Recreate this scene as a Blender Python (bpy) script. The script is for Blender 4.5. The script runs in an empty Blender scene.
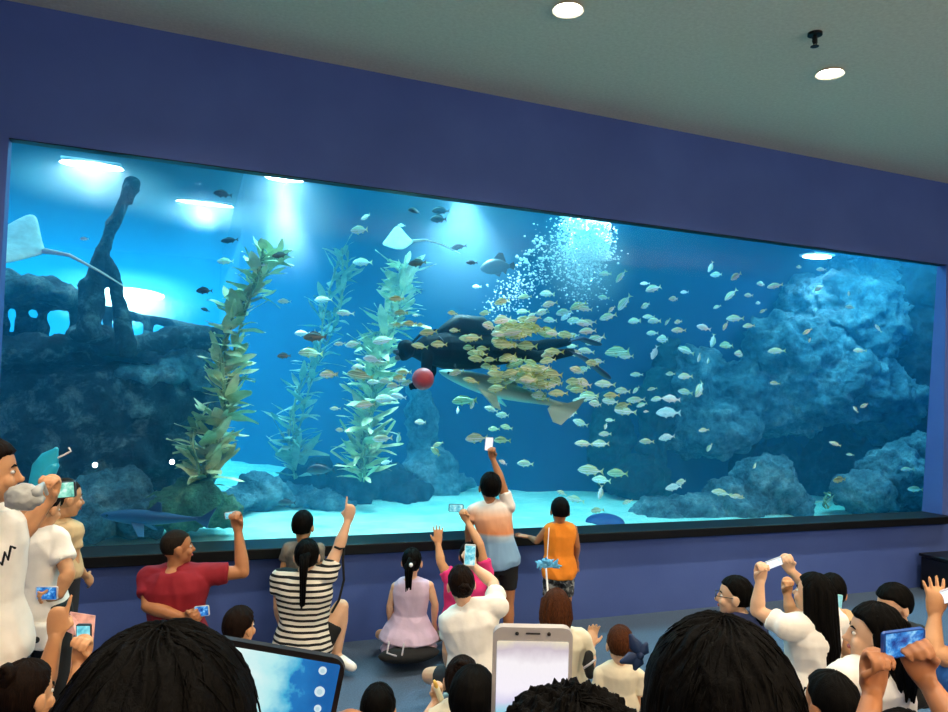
LP=180; WD=.075; WA=.10; AL=190; FILL=2200
import bpy, bmesh, math, random
import numpy as np
from mathutils import Vector, Matrix, noise, Euler, Quaternion
PI=math.pi; R=math.radians
SC=bpy.context.scene; COL=SC.collection
# ---------------------------------------------------------------- camera
FL=745.86; PITCH=0.0343; ROLL=-0.0380; YAW=0.3821; CZ=1.9565
WY=5.50; GY=5.73; CEIL=4.278; TOPZ=3.40; SILLZ=0.735; XL=-1.045; XR=7.62
FW=Vector((math.sin(YAW)*math.cos(PITCH),math.cos(YAW)*math.cos(PITCH),math.sin(PITCH)))
_r=Vector((math.cos(YAW),-math.sin(YAW),0)); _u=_r.cross(FW)
CR=_r*math.cos(ROLL)-_u*math.sin(ROLL); CU=_u*math.cos(ROLL)+_r*math.sin(ROLL)
C0=Vector((0,0,CZ))
def ray(px,py): return FW+CR*((px-474)/FL)+CU*((356-py)/FL)
def P(px,py,d): return C0+ray(px,py)*d                 # a point seen at a pixel, d metres ahead
def PY(px,py,Y):
    r=ray(px,py); return C0+r*(Y/r.y)
def PZ(px,py,z):
    r=ray(px,py); return C0+r*((z-CZ)/r.z)
cd=bpy.data.cameras.new('camera'); cam=bpy.data.objects.new('camera',cd); COL.objects.link(cam)
cd.sensor_width=36; cd.lens=36*FL/948; cd.clip_start=0.05; cd.clip_end=200
M=Matrix((CR,CU,-FW)).transposed().to_4x4(); M.translation=C0; cam.matrix_world=M
SC.camera=cam
SC.view_settings.view_transform='Standard'; SC.view_settings.look='None'; SC.view_settings.gamma=1; SC.view_settings.exposure=0.0
SC.view_settings.use_curve_mapping=False
try:
    SC.cycles.volume_bounces=2; SC.cycles.max_bounces=10; SC.cycles.transparent_max_bounces=24
    SC.cycles.use_denoising=True; SC.cycles.sample_clamp_indirect=4.0
    SC.cycles.caustics_reflective=False; SC.cycles.caustics_refractive=False
except Exception: pass
# ---------------------------------------------------------------- materials
def srgb(h):
    if isinstance(h,str):
        h=h.lstrip('#'); c=[int(h[i:i+2],16)/255 for i in (0,2,4)]
    else: c=h
    return tuple((x/12.92 if x<=0.04045 else ((x+0.055)/1.055)**2.4) for x in c)+(1,)
class NT:
    def __init__(s,name):
        s.m=bpy.data.materials.new(name); s.m.use_nodes=True; s.t=s.m.node_tree; s.n=s.t.nodes; s.l=s.t.links
        s.b=s.n['Principled BSDF']; s.out=s.n['Material Output']
    def new(s,t,**k):
        n=s.n.new(t)
        for a,v in k.items():
            if a.startswith('i_'):
                key=a[2:]; key=int(key) if key.isdigit() else key.replace('_',' ')
                n.inputs[key].default_value=v
            else: setattr(n,a,v)
        return n
    def link(s,a,b): s.l.new(a,b)
    def coord(s,scale=(1,1,1),rot=(0,0,0),out='Object'):
        c=s.new('ShaderNodeTexCoord'); m=s.new('ShaderNodeMapping'); m.inputs['Scale'].default_value=scale; m.inputs['Rotation'].default_value=rot
        s.link(c.outputs[out],m.inputs[0]); return m.outputs[0]
    def noise(s,vec,scale=5,detail=4,rough=.55,dist=0):
        n=s.new('ShaderNodeTexNoise'); n.inputs['Scale'].default_value=scale; n.inputs['Detail'].default_value=detail; n.inputs['Roughness'].default_value=rough; n.inputs['Distortion'].default_value=dist
        s.link(vec,n.inputs['Vector']); return n.outputs['Fac']
    def ramp(s,fac,stops,interp='LINEAR'):
        r=s.new('ShaderNodeValToRGB'); r.color_ramp.interpolation=interp
        e=r.color_ramp.elements
        while len(e)<len(stops): e.new(.5)
        for i,(p,c) in enumerate(stops): e[i].position=p; e[i].color=c
        s.link(fac,r.inputs[0]); return r.outputs[0]
    def bump(s,h,strength=.3,dist=.02):
        b=s.new('ShaderNodeBump'); b.inputs['Strength'].default_value=strength; b.inputs['Distance'].default_value=dist
        s.link(h,b.inputs['Height']); s.link(b.outputs[0],s.b.inputs['Normal'])
    def set(s,**k):
        for a,v in k.items(): s.b.inputs[a.replace('_',' ')].default_value=v
MC={}
def plain(name,col,rough=.6,var=.12,scale=8,bump=0,spec=None,metal=0,cs=(1,1,1),bd=.01):
    if name in MC: return MC[name]
    t=NT(name); c=srgb(col); v=t.coord(cs); n=t.noise(v,scale)
    lo=tuple(x*(1-var) for x in c[:3])+(1,); hi=tuple(min(1,x*(1+var)) for x in c[:3])+(1,)
    t.link(t.ramp(n,[(.3,lo),(.7,hi)]),t.b.inputs['Base Color']); t.set(Roughness=rough,Metallic=metal)
    if spec is not None: t.b.inputs['Specular IOR Level'].default_value=spec
    if bump: t.bump(t.noise(v,scale*3,6),bump,bd)
    MC[name]=t.m; return t.m
def emit(name,col,strength):
    if name in MC: return MC[name]
    t=NT(name); t.set(Base_Color=(0.02,.02,.02,1),Emission_Strength=strength); t.b.inputs['Emission Color'].default_value=srgb(col); MC[name]=t.m; return t.m
# ---------------------------------------------------------------- object helpers
def tag(o,label=None,cat=None,group=None,kind=None):
    if label: o['label']=label
    if cat: o['category']=cat
    if group: o['group']=group
    if kind: o['kind']=kind
    return o
def empty(name,loc=(0,0,0)):
    o=bpy.data.objects.new(name,None); COL.objects.link(o); o.location=loc; o.empty_display_size=.1; return o
def mesh_obj(name,bm,m,parent=None,smooth=True,shift=None):
    me=bpy.data.meshes.new(name)
    if parent is not None and shift is None: shift=parent.matrix_world.translation if parent.type!='EMPTY' else parent.location
    bm.normal_update()
    if smooth:
        for f in bm.faces: f.smooth=True
    bm.to_mesh(me); bm.free()
    if isinstance(m,(list,tuple)):
        for x in m: me.materials.append(x)
    elif m: me.materials.append(m)
    o=bpy.data.objects.new(name,me); COL.objects.link(o)
    if parent is not None:
        o.parent=parent
    return o
def part(name,bm,m,root,smooth=True,world=True):
    """geometry given in world coordinates, stored relative to its root"""
    if world: bmesh.ops.translate(bm,vec=-world_loc(root),verts=bm.verts)
    o=mesh_obj(name,bm,m,None,smooth); o.parent=root; return o
def world_loc(o):
    v=Vector((0,0,0))
    while o is not None: v+=o.location; o=o.parent
    return v
def box(bm,lo,hi,mi=0,bev=0):
    lo=Vector(lo);hi=Vector(hi)
    r=bmesh.ops.create_cube(bm,size=1,matrix=Matrix.Translation((lo+hi)/2)@Matrix.Diagonal((*(hi-lo),1)))
    fs=list({f for v in r['verts'] for f in v.link_faces})
    for f in fs: f.material_index=mi
    if bev: bmesh.ops.bevel(bm,geom=list({e for f in fs for e in f.edges}),offset=bev,segments=2,affect='EDGES',profile=.5)
def frame_z(d,up=(0,0,1)):
    d=Vector(d).normalized(); up=Vector(up)
    x=up.cross(d)
    if x.length<1e-3: x=Vector((1,0,0)).cross(d)
    x.normalize(); y=d.cross(x); return x,y,d
def tube(bm,pts,rads,seg=10,flat=(1,1),up=(0,0,1),round_ends=True,mi=0):
    """loft of rings along pts; rads scalar list; flat = (x,y) scale of the section"""
    pts=[Vector(p) for p in pts]; n=len(pts)
    if not isinstance(rads,(list,tuple)): rads=[rads]*n
    P_=[];
    for i in range(n):
        d=(pts[min(i+1,n-1)]-pts[max(i-1,0)]); P_.append((pts[i],rads[i],d.normalized() if d.length>1e-9 else Vector((0,0,1))))
    if round_ends:
        p,r,d=P_[0]; P_=[(p-d*r*math.sin(a),r*math.cos(a),d) for a in (R(80),R(55),R(28))]+P_
        p,r,d=P_[-1]; P_=P_+[(p+d*r*math.sin(a),r*math.cos(a),d) for a in (R(28),R(55),R(80))]
    rings=[]; px=None
    for p,r,d in P_:
        if px is None: x,y,_=frame_z(d,up)
        else:
            x=px-d*px.dot(d)
            if x.length<1e-4: x,y,_=frame_z(d,up)
            x.normalize(); y=d.cross(x)
        px=x
        rx,ry=(r*flat[0],r*flat[1]) if not isinstance(r,tuple) else r
        rings.append([bm.verts.new(p+x*math.cos(t)*rx+y*math.sin(t)*ry) for t in [2*PI*k/seg for k in range(seg)]])
    for a,b in zip(rings,rings[1:]):
        for k in range(seg):
            f=bm.faces.new((a[k],a[(k+1)%seg],b[(k+1)%seg],b[k])); f.material_index=mi
    f=bm.faces.new(list(reversed(rings[0]))); f.material_index=mi
    f=bm.faces.new(rings[-1]); f.material_index=mi
def ellip(bm,c,rad,rot=None,seg=16,rings=10,mi=0):
    m=Matrix.Translation(c)@(rot.to_4x4() if rot is not None else Matrix.Identity(4))@Matrix.Diagonal((*rad,1))
    r=bmesh.ops.create_uvsphere(bm,u_segments=seg,v_segments=rings,radius=1,matrix=m)
    for f in {f for v in r['verts'] for f in v.link_faces}: f.material_index=mi
    return r['verts']
def disc(bm,c,r,h,seg=32,mi=0):
    q=bmesh.ops.create_cone(bm,cap_ends=True,segments=seg,radius1=r,radius2=r,depth=h,matrix=Matrix.Translation(c))
    for f in {f for v in q['verts'] for f in v.link_faces}: f.material_index=mi
def grid_mesh(bm,nx,ny,fn):
    vs=[[bm.verts.new(fn(i/nx,j/ny)) for i in range(nx+1)] for j in range(ny+1)]
    for j in range(ny):
        for i in range(nx): bm.faces.new((vs[j][i],vs[j][i+1],vs[j+1][i+1],vs[j+1][i]))
    return vs
def fbm(p,o=4,s=1.0):
    v=0;a=.5;f=s
    for _ in range(o): v+=a*noise.noise(p*f); a*=.5; f*=2.03
    return v
def ridged(p,o=4,s=1.0):
    v=0;a=.5;f=s
    for _ in range(o): v+=a*(1-abs(noise.noise(p*f))*2); a*=.5; f*=2.1
    return v
def rock_bm(bm,c,rad,seed=0,sub=5,amp=.22,scale=1.3,sq=None):
    g=bmesh.ops.create_icosphere(bm,subdivisions=sub,radius=1)
    off=Vector((seed*7.31,seed*3.7,seed*1.93)); mr=sum(rad)/3
    for v in g['verts']:
        n=v.co.normalized(); q=Vector((n.x*rad[0],n.y*rad[1],n.z*rad[2]))
        d=fbm(q*scale/mr+off,3)*1.5+ (ridged(q*scale*2.2/mr+off,4)-.5)*.55
        v.co=Vector(c)+q*(1+amp*d)
# ---------------------------------------------------------------- materials used by the setting
def wall_mat():
    t=NT('blue painted plaster'); v=t.coord(); n=t.noise(v,1.2,5); 
    t.link(t.ramp(n,[(.3,srgb('#40599e')),(.7,srgb('#4a64aa'))]),t.b.inputs['Base Color']); t.set(Roughness=.7)
    t.bump(t.noise(v,60,3),.25,.004); return t.m
def ceil_mat():
    t=NT('speckled ceiling board'); v=t.coord(); n=t.noise(v,40,3,.7)
    t.link(t.ramp(n,[(.3,srgb('#e2d2b8')),(.7,srgb('#f2e4cc'))]),t.b.inputs['Base Color']); t.set(Roughness=.85)
    t.bump(t.noise(v,80,3),.2,.003); return t.m
def floor_mat():
    t=NT('blue grey carpet'); v=t.coord(); n=t.noise(v,90,4,.7); n2=t.noise(v,1.5,3)
    mx=t.new('ShaderNodeMix',data_type='RGBA',blend_type='MULTIPLY'); mx.inputs[0].default_value=.5
    t.link(t.ramp(n,[(.3,srgb('#3c4f66')),(.7,srgb('#566e8a'))]),mx.inputs[6]); t.link(t.ramp(n2,[(.3,(.8,.8,.8,1)),(.7,(1,1,1,1))]),mx.inputs[7])
    t.link(mx.outputs[2],t.b.inputs['Base Color']); t.set(Roughness=.95); t.bump(n,.5,.006); return t.m
M_WALL=wall_mat(); M_CEIL=ceil_mat(); M_FLOOR=floor_mat()
M_LEDGE=plain('black polished stone','#06070a',.45,.2,6,0,.25)
M_DARK=plain('dark backstage paint','#04060a',.9)
def S(name,bm,m,kind='structure',smooth=False):
    o=mesh_obj(name,bm,m,None,smooth); o['kind']=kind; return o
# ---------------------------------------------------------------- room
RX0,RX1,RY0=-4.0,23.0,-9.0
bm=bmesh.new(); box(bm,(RX0,RY0,-.1),(RX1,WY+.3,0)); S('floor',bm,M_FLOOR)
bm=bmesh.new(); box(bm,(RX0,RY0,CEIL),(RX1,WY+.3,CEIL+.1)); S('ceiling',bm,M_CEIL)
bm=bmesh.new()
box(bm,(RX0,WY,0),(XL,GY+.07,CEIL)); box(bm,(XR,WY,0),(RX1,GY+.07,CEIL)); box(bm,(XL,WY,0),(XR,GY+.07,SILLZ-.06)); box(bm,(XL,WY,TOPZ),(XR,GY+.07,CEIL))

YG=lambda z: 5.73-(z-.70)*.13/2.7
for v in bm.verts:
    if v.co.y>WY+.1: v.co.y=YG(v.co.z)+.004
S('wall_front',bm,M_WALL)
bm=bmesh.new(); box(bm,(XL,WY+.005,TOPZ-.006),(XR,YG(TOPZ)-.003,TOPZ)); S('trim_2',bm,M_LEDGE)
bm=bmesh.new(); box(bm,(RX0-.1,RY0,0),(RX0,WY+.3,CEIL)); S('wall_left',bm,M_WALL)
bm=bmesh.new(); box(bm,(RX1,RY0,0),(RX1+.1,WY+.3,CEIL)); S('wall_right',bm,M_WALL)
bm=bmesh.new(); box(bm,(RX0,RY0-.1,0),(RX1,RY0,CEIL)); S('wall_back',bm,M_WALL)
bm=bmesh.new(); box(bm,(XL-.06,WY-.1,SILLZ-.075),(XR+.03,GY-.002,SILLZ),bev=.006); S('trim_1',bm,M_LEDGE)

# acrylic pane
def acrylic():
    t=NT('clear acrylic'); tr=t.new('ShaderNodeBsdfTransparent'); gl=t.new('ShaderNodeBsdfGlossy',i_Roughness=0.02); fr=t.new('ShaderNodeFresnel',i_IOR=1.16); mx=t.new('ShaderNodeMixShader')
    t.link(fr.outputs[0],mx.inputs[0]); t.link(tr.outputs[0],mx.inputs[1]); t.link(gl.outputs[0],mx.inputs[2]); t.link(mx.outputs[0],t.out.inputs['Surface']); return t.m
bm=bmesh.new(); vs=[bm.verts.new(p) for p in ((XL,YG(SILLZ-.03),SILLZ-.03),(XR,YG(SILLZ-.03),SILLZ-.03),(XR,YG(TOPZ),TOPZ),(XL,YG(TOPZ),TOPZ))]; bm.faces.new(vs)
S('window_1',bm,acrylic())
# ceiling lamps: two seen, two more seen as reflections in the pane, the rest of the same grid behind the camera
M_LAMP=emit('warm lamp lens','#fff1d6',30.0); M_RING=plain('white lamp ring','#c8c6bf',.4)
def downlight(p,label,power=55,group=None,size=.075,energy=True):
    e=empty('ceiling_downlight',(p.x,p.y,CEIL)); tag(e,label,'ceiling light',group)
    bm=bmesh.new()
    g=bmesh.ops.create_cone(bm,cap_ends=False,segments=40,radius1=size+.022,radius2=size,depth=.018,matrix=Matrix.Translation((p.x,p.y,CEIL-.009)))
    part('ring',bm,M_RING,e)
    bm=bmesh.new(); disc(bm,(p.x,p.y,CEIL-.008),size,.008); part('lens',bm,M_LAMP,e)
    l=bpy.data.lights.new('downlight','SPOT'); l.energy=power; l.color=(1,.87,.68); l.spot_size=R(135); l.spot_blend=.7; l.shadow_soft_size=.07
    lo=bpy.data.objects.new('downlight',l); COL.objects.link(lo); lo.location=(0,0,-.03); lo.parent=e
    return e
EYE=plain('black eye','#050506',.2)
k=0
for (x,y,lab) in ((2.147,4.008,'round glowing downlight nearest the top edge, left of the sprinkler'),(4.275,3.982,'round glowing downlight below and right of the sprinkler')):
    downlight(Vector((x,y,0)),lab,LP*1.0)
for x,y in ((-2.1,4.0),(0.02,4.0),(6.4,4.0),(8.6,4.0),(-1.05,1.2),(1.1,1.2),(3.2,1.2),(5.4,1.2),(12.89,.56),(20.37,-7.3),(0.2,-1.6),(4.3,-1.6)):
    downlight(Vector((x,y,0)),'round ceiling downlight of the same row pattern, outside the view',LP,'downlights out of view') if not (x>12) else downlight(Vector((x,y,0)),'round downlight seen only as a reflection in the glass',LP*.3,'downlights mirrored in the glass')
# sprinkler
p=PZ(815,33,CEIL); e=empty('sprinkler_head',(p.x,p.y,CEIL)); tag(e,'small dark sprinkler head hanging from the grey ceiling','sprinkler')
m=plain('dark sprinkler metal','#1c1e1f',.4,metal=.6)
bm=bmesh.new(); disc(bm,p-Vector((0,0,.008)),.045,.016,24); part('rosette',bm,m,e,False)
bm=bmesh.new(); tube(bm,[p-Vector((0,0,.01)),p-Vector((0,0,.06))],.012); tube(bm,[p+Vector((-.018,0,-.03)),p+Vector((-.02,0,-.06)),p+Vector((0,0,-.085))],.003,6); tube(bm,[p+Vector((.018,0,-.03)),p+Vector((.02,0,-.06)),p+Vector((0,0,-.085))],.003,6); part('body',bm,m,e)
bm=bmesh.new(); disc(bm,p-Vector((0,0,.088)),.026,.003,20); part('deflector',bm,m,e,False)
# ---------------------------------------------------------------- tank
SZ=.46; WZ=3.97
def sand_mat():
    t=NT('pale sand'); v=t.coord(); n=t.noise(v,3,6,.6); n2=t.noise(v,60,3)
    t.link(t.ramp(n,[(.3,srgb('#7fd8cc')),(.7,srgb('#b0f0e4'))]),t.b.inputs['Base Color']); t.set(Roughness=.95); t.bump(n2,.3,.01); return t.m
def paint_mat():
    t=NT('blue painted tank wall'); v=t.coord(); n=t.noise(v,.7,4)
    t.link(t.ramp(n,[(.3,srgb('#0a2f58')),(.7,srgb('#124068'))]),t.b.inputs['Base Color']); t.set(Roughness=.9); return t.m
def rock_mat(name,a,b,c,s=2.2,bs=.6):
    t=NT(name); v=t.coord(); n=t.noise(v,s,8,.65,.4); n2=t.noise(v,s*6,6,.7)
    mx=t.new('ShaderNodeMix',data_type='RGBA',blend_type='MULTIPLY'); mx.inputs[0].default_value=.75
    t.link(t.ramp(n,[(.32,srgb(a)),(.52,srgb(b)),(.72,srgb(c))]),mx.inputs[6]); t.link(t.ramp(n2,[(.34,(.22,.24,.26,1)),(.58,(1,1,1,1))]),mx.inputs[7])
    t.link(mx.outputs[2],t.b.inputs['Base Color']); t.set(Roughness=.95); n3=t.noise(v,s*18,5,.75); ad=t.new('ShaderNodeMath',operation='ADD'); t.link(n2,ad.inputs[0]); t.link(n3,ad.inputs[1]); t.bump(ad.outputs[0],min(1,bs*1.5),.07); return t.m
M_SAND=sand_mat(); M_PAINT=paint_mat()
M_ROCK=rock_mat('grey blue reef rock','#1c3e4c','#5a93a4','#a6d6de')
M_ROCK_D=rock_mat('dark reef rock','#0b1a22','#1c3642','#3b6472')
M_ROCK_B=rock_mat('dark brown encrusted rock','#0a1418','#2c4e58','#a4ccce',3.4)
def sandf(u,v):
    x=-9+u*24; y=5.80+v*18.6
    z=SZ+.05*fbm(Vector((x,y,0)),3,.8)+max(0,(y-9))*.012
    if 0<v<1: z+=.012*math.sin(y*16+fbm(Vector((x,y,3)),2,.7)*7)
    return Vector((x,y,z))
bm=bmesh.new(); grid_mesh(bm,160,160,sandf); o=S('floor_sand',bm,M_SAND,'structure',True); tag(o,'pale cyan sand floor inside the tank')
def wallpts():
    return [(-9,24.2),(1.2,24.2),(0.95,12.8),(3.6,10.3),(4.8,9.3),(7.4,8.6),(10,8.4),(13,8.0),(15,5.8)]
bm=bmesh.new(); W_=wallpts(); 
def wp(u):
    s=u*(len(W_)-1); i=min(int(s),len(W_)-2); f=s-i; return W_[i][0]*(1-f)+W_[i+1][0]*f, W_[i][1]*(1-f)+W_[i+1][1]*f
def wallf(u,v):
    x,y=wp(u); return Vector((x,y+.15*fbm(Vector((x,y,v*4)),3,.8),v*5.4))
grid_mesh(bm,120,30,wallf); S('wall_tank_back',bm,M_PAINT,smooth=True)
bm=bmesh.new(); box(bm,(-9.2,5.8,0),(-9,24.2,5.4)); S('wall_tank_left',bm,M_PAINT)
bm=bmesh.new(); box(bm,(-9.2,5.8,5.4),(15.2,24.4,5.5)); S('ceiling_tank',bm,M_DARK)
bm=bmesh.new(); box(bm,(RX0-5.2,5.79,0),(RX0,5.83,5.4)); box(bm,(RX0,5.802,CEIL+.1),(15.2,5.83,5.4)); S('wall_tank_front',bm,M_DARK)
# water
def water_mat():
    m=bpy.data.materials.new('clear blue sea water'); m.use_nodes=True; t=m.node_tree; t.nodes.remove(t.nodes['Principled BSDF']); out=t.nodes['Material Output']
    s=t.nodes.new('ShaderNodeVolumeScatter'); s.inputs['Color'].default_value=(.05,.55,1,1); s.inputs['Density'].default_value=WD; s.inputs['Anisotropy'].default_value=.35
    a=t.nodes.new('ShaderNodeVolumeAbsorption'); a.inputs['Color'].default_value=(.12,.62,.86,1); a.inputs['Density'].default_value=WA
    ad=t.nodes.new('ShaderNodeAddShader'); t.links.new(s.outputs[0],ad.inputs[0]); t.links.new(a.outputs[0],ad.inputs[1]); t.links.new(ad.outputs[0],out.inputs['Volume'])
    return m
bm=bmesh.new(); box(bm,(-8.99,5.81,.02),(14.9,24.1,WZ)); o=S('water',bm,water_mat(),'stuff'); tag(o,'clear blue water filling the tank behind the glass','water')
# tank lamps
def floodlight(p,size,label,col,strength,spot=0,aim=(0,0,-1),ang=60):
    e=empty('floodlight',p); tag(e,label,'floodlight')
    bm=bmesh.new(); box(bm,(p.x-size[0]/2+.02,p.y-size[1]/2+.01,p.z+.008),(p.x+size[0]/2-.02,p.y+size[1]/2-.01,p.z+.04),bev=.01); part('housing',bm,plain('white lamp housing','#c8d4d8',.5),e,False)
    bm=bmesh.new(); n=28; v=[bm.verts.new((p.x+size[0]/2*math.cos(2*PI*k/n),p.y+size[1]/2*math.sin(2*PI*k/n),p.z)) for k in range(n)]; bm.faces.new(list(reversed(v)))
    part('lens',bm,emit('lens %s %s'%(col,strength),col,strength),e,False)
    if spot:
        l=bpy.data.lights.new('flood_beam','SPOT'); l.energy=spot; l.color=srgb(col)[:3]; l.spot_size=R(ang); l.spot_blend=.6; l.shadow_soft_size=.12
        lo=bpy.data.objects.new('flood_beam',l); COL.objects.link(lo); lo.parent=e; lo.location=(0,0,-.02); lo.rotation_euler=Vector(aim).to_track_quat('-Z','Y').to_euler()
LZ=3.86
floodlight(PZ(92,166,LZ),(.55,.22),'long bright lamp at the surface above the wreck mast','#d8f6ff',35,30,(.1,.1,-1),95)
floodlight(PZ(205,204,LZ),(.62,.09),'thin bright lamp strip right of the mast tip','#c8f4ff',60,200,(0,.2,-1),100)
floodlight(Vector((-1.25,20.8,3.84)),(1.9,3.4),'broad glowing lamp low behind the wreck mast','#c8f4ff',45,1200,(.1,-.1,-1),150)
floodlight(PZ(285,178,LZ+.05),(.4,.3),'lamp throwing a soft beam down above the tall kelp','#bdf0ff',70,900,(.08,-.12,-1),50)
floodlight(PZ(465,186,LZ+.05),(.5,.3),'lamp above the window top throwing a wide soft beam behind the dark trio','#a8ecff',25,800,(-.02,.05,-1),100)
floodlight(PZ(590,216,LZ),(.5,.4),'white lamp shining above the bubble column','#f0fbff',90,900,(-.1,-.05,-1),80)
floodlight(PZ(817,257,LZ),(.42,.3),'lamp at the surface in front of the tall rock','#bdeeff',30,50,(.1,0,-1),80)
def haze(p,rad,dens,label):  # denser haze added around the lamps to spread them into soft glows
    m=bpy.data.materials.new('glow and bubble haze'); m.use_nodes=True; t=m.node_tree; t.nodes.remove(t.nodes['Principled BSDF']); v=t.nodes.new('ShaderNodeVolumeScatter'); v.inputs['Color'].default_value=(.8,.97,1,1); v.inputs['Density'].default_value=dens; v.inputs['Anisotropy'].default_value=.3
    c=t.nodes.new('ShaderNodeTexCoord'); vm=t.nodes.new('ShaderNodeVectorMath'); vm.operation='DIVIDE'; vm.inputs[1].default_value=rad; ln=t.nodes.new('ShaderNodeVectorMath'); ln.operation='LENGTH'; mr=t.nodes.new('ShaderNodeMapRange'); mr.interpolation_type='SMOOTHSTEP'; mr.inputs[1].default_value=1; mr.inputs[2].default_value=0; mr.inputs[3].default_value=0; mr.inputs[4].default_value=dens
    t.links.new(c.outputs['Object'],vm.inputs[0]); t.links.new(vm.outputs[0],ln.inputs[0]); t.links.new(ln.outputs['Value'],mr.inputs[0]); t.links.new(mr.outputs[0],v.inputs['Density'])
    t.links.new(v.outputs[0],t.nodes['Material Output'].inputs['Volume'])
    bm=bmesh.new(); ellip(bm,(0,0,0),rad,None,32,20); o=mesh_obj('glow_haze',bm,m); o.location=p; tag(o,label,'haze',kind='stuff')
haze(PZ(95,172,LZ)-Vector((0,0,.1)),(1.0,.6,.3),1.6,'added haze for the glow of the lamp above the mast')
haze(PZ(210,205,LZ)-Vector((0,0,.08)),(1.1,.5,.25),1.3,'added haze for the glow of the lamp strip')
haze(PZ(285,180,LZ)-Vector((0,0,.35)),(.75,.6,.75),.4,'added haze for the soft glow above the tall kelp')
haze(PZ(462,190,LZ)-Vector((0,0,.5)),(1.1,.8,1.0),.12,'added haze for the soft glow behind the trio of dark fish')
haze(Vector((-1.25,20.8,3.7)),(2.4,3.5,.8),.8,'added haze for the glow of the broad lamp behind the wreck')
haze(PZ(588,232,LZ)-Vector((0,0,.35)),(.75,.5,.8),1.6,'added cloud of glow and bubble haze under the white lamp')
def area(name,loc,size,power,col,rot=(0,0,0)):
    l=bpy.data.lights.new(name,'AREA'); l.shape='RECTANGLE'; l.size=size[0]; l.size_y=size[1]; l.energy=power; l.color=srgb(col)[:3]
    o=bpy.data.objects.new(name,l); COL.objects.link(o); o.location=loc; o.rotation_euler=rot; return o
area('surface_light',(2.9,6.9,4.3),(5.6,1.2),AL*.95,'#6ff4ff',(R(-14),0,0))
area('surface_light',(6.6,6.6,4.3),(2.2,1.0),AL*.2,'#7fe0ff',(R(-10),0,0))
area('surface_light',(8.2,6.6,4.3),(1.2,.8),AL*.7,'#7fe8ff',(R(-12),0,0))
area('surface_light',(-3,15.5,4.3),(9,12),AL*10,'#6fe2ff')
area('surface_light',(-2.2,7.4,4.35),(3,1.4),AL*.3,'#7fe4ff')
area('surface_light',(6,10,4.3),(6,2),AL*.25,'#7fd8ff')
w=bpy.data.worlds.new('dark hall'); SC.world=w; w.use_nodes=True; w.node_tree.nodes['Background'].inputs[0].default_value=(.01,.012,.02,1); w.node_tree.nodes['Background'].inputs[1].default_value=.3
area('ceiling_fill',(6,-5.5,2.6),(14,3),FILL,'#ffe9cc',(R(180),0,0))  # unseen upward light added to brighten the ceiling
# ---------------------------------------------------------------- rocks
def rock(name,label,c,rad,m=None,seed=1,sub=5,amp=.24,scale=1.3,cat='rock',group=None):
    e_bm=bmesh.new(); rock_bm(e_bm,(0,0,0),rad,seed,sub,amp,scale)
    o=mesh_obj(name,e_bm,m or M_ROCK); o.location=c; tag(o,label,cat,group); return o
def rcl(name,label,lumps,m,seed=1,amp=.25,scale=1.4,cat='rock formation',sub=5,vox=.035):
    """one rock mass from several lumps, remeshed to one skin and roughened"""
    bm=bmesh.new()
    for i,(c,r) in enumerate(lumps): rock_bm(bm,c,r,seed+i*.37,4,amp*.7,scale)
    o=mesh_obj(name,bm,None); md=o.modifiers.new('r','REMESH'); md.mode='VOXEL'; md.voxel_size=vox
    me=bake(o); off=Vector((seed*3.1,seed,0))
    n=len(me.vertices); no=[v.normal.copy() for v in me.vertices]
    for v,nn in zip(me.vertices,no):
        v.co+=nn*((ridged(v.co*1.7+off,4)-.45)*.2*amp/.25+(ridged(v.co*5+off,3)-.45)*.10+fbm(v.co*12+off,3)*.04)
    fin(o,me,m); tag(o,label,cat); return o
def bake(o):
    dg=bpy.context.evaluated_depsgraph_get(); dg.update(); ev=o.evaluated_get(dg); me=bpy.data.meshes.new_from_object(ev); o.modifiers.clear(); return me
def fin(o,me,m):
    old=o.data; o.data=me; bpy.data.meshes.remove(old); me.name=o.name
    me.materials.clear(); 
    if m: me.materials.append(m)
    for f in me.polygons: f.use_smooth=True
def L(px,py,Y,rx,ry,rz): return (PY(px,py,Y),(rx,ry,rz))
# tall rock on the right, with a cave under it
rcl('reef_rock','tall craggy blue-lit rock rising to the surface at the far end',[
 L(838,385,7.9,1.0,.7,.55),L(800,350,8.1,.8,.6,.5),L(848,320,8.0,.8,.7,.7),L(880,290,8.2,.9,.7,.8),L(815,310,8.3,.55,.5,.5),L(760,400,8.4,.75,.5,.5),L(735,395,8.5,.5,.5,.4),L(790,415,8.3,.45,.5,.28),L(715,425,8.5,.5,.5,.42),L(690,400,8.8,.5,.5,.8),L(880,400,7.9,.55,.6,.5)],M_ROCK,3,.3,1.6)
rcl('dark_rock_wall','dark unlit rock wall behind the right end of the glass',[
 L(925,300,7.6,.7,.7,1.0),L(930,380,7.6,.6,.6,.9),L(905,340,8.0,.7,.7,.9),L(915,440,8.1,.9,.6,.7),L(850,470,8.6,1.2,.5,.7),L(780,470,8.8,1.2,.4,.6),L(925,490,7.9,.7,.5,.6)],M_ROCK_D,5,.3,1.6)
rcl('boulder','pale blue boulder resting on the sand below the cave',[L(765,492,7.4,.42,.4,.42),L(735,505,7.4,.4,.35,.3),L(790,510,7.3,.35,.35,.28),L(700,512,7.5,.4,.35,.2),L(660,515,7.6,.35,.3,.16)],M_ROCK,8,.2,1.2,'boulder',vox=.025)
rcl('boulder','large rounded boulder in the near right corner of the tank',[L(893,475,6.9,.42,.4,.36),L(920,460,6.9,.4,.4,.36),L(865,495,6.9,.35,.35,.25),L(925,495,6.8,.4,.35,.25)],M_ROCK,11,.2,1.4,'boulder',vox=.025)
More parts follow.
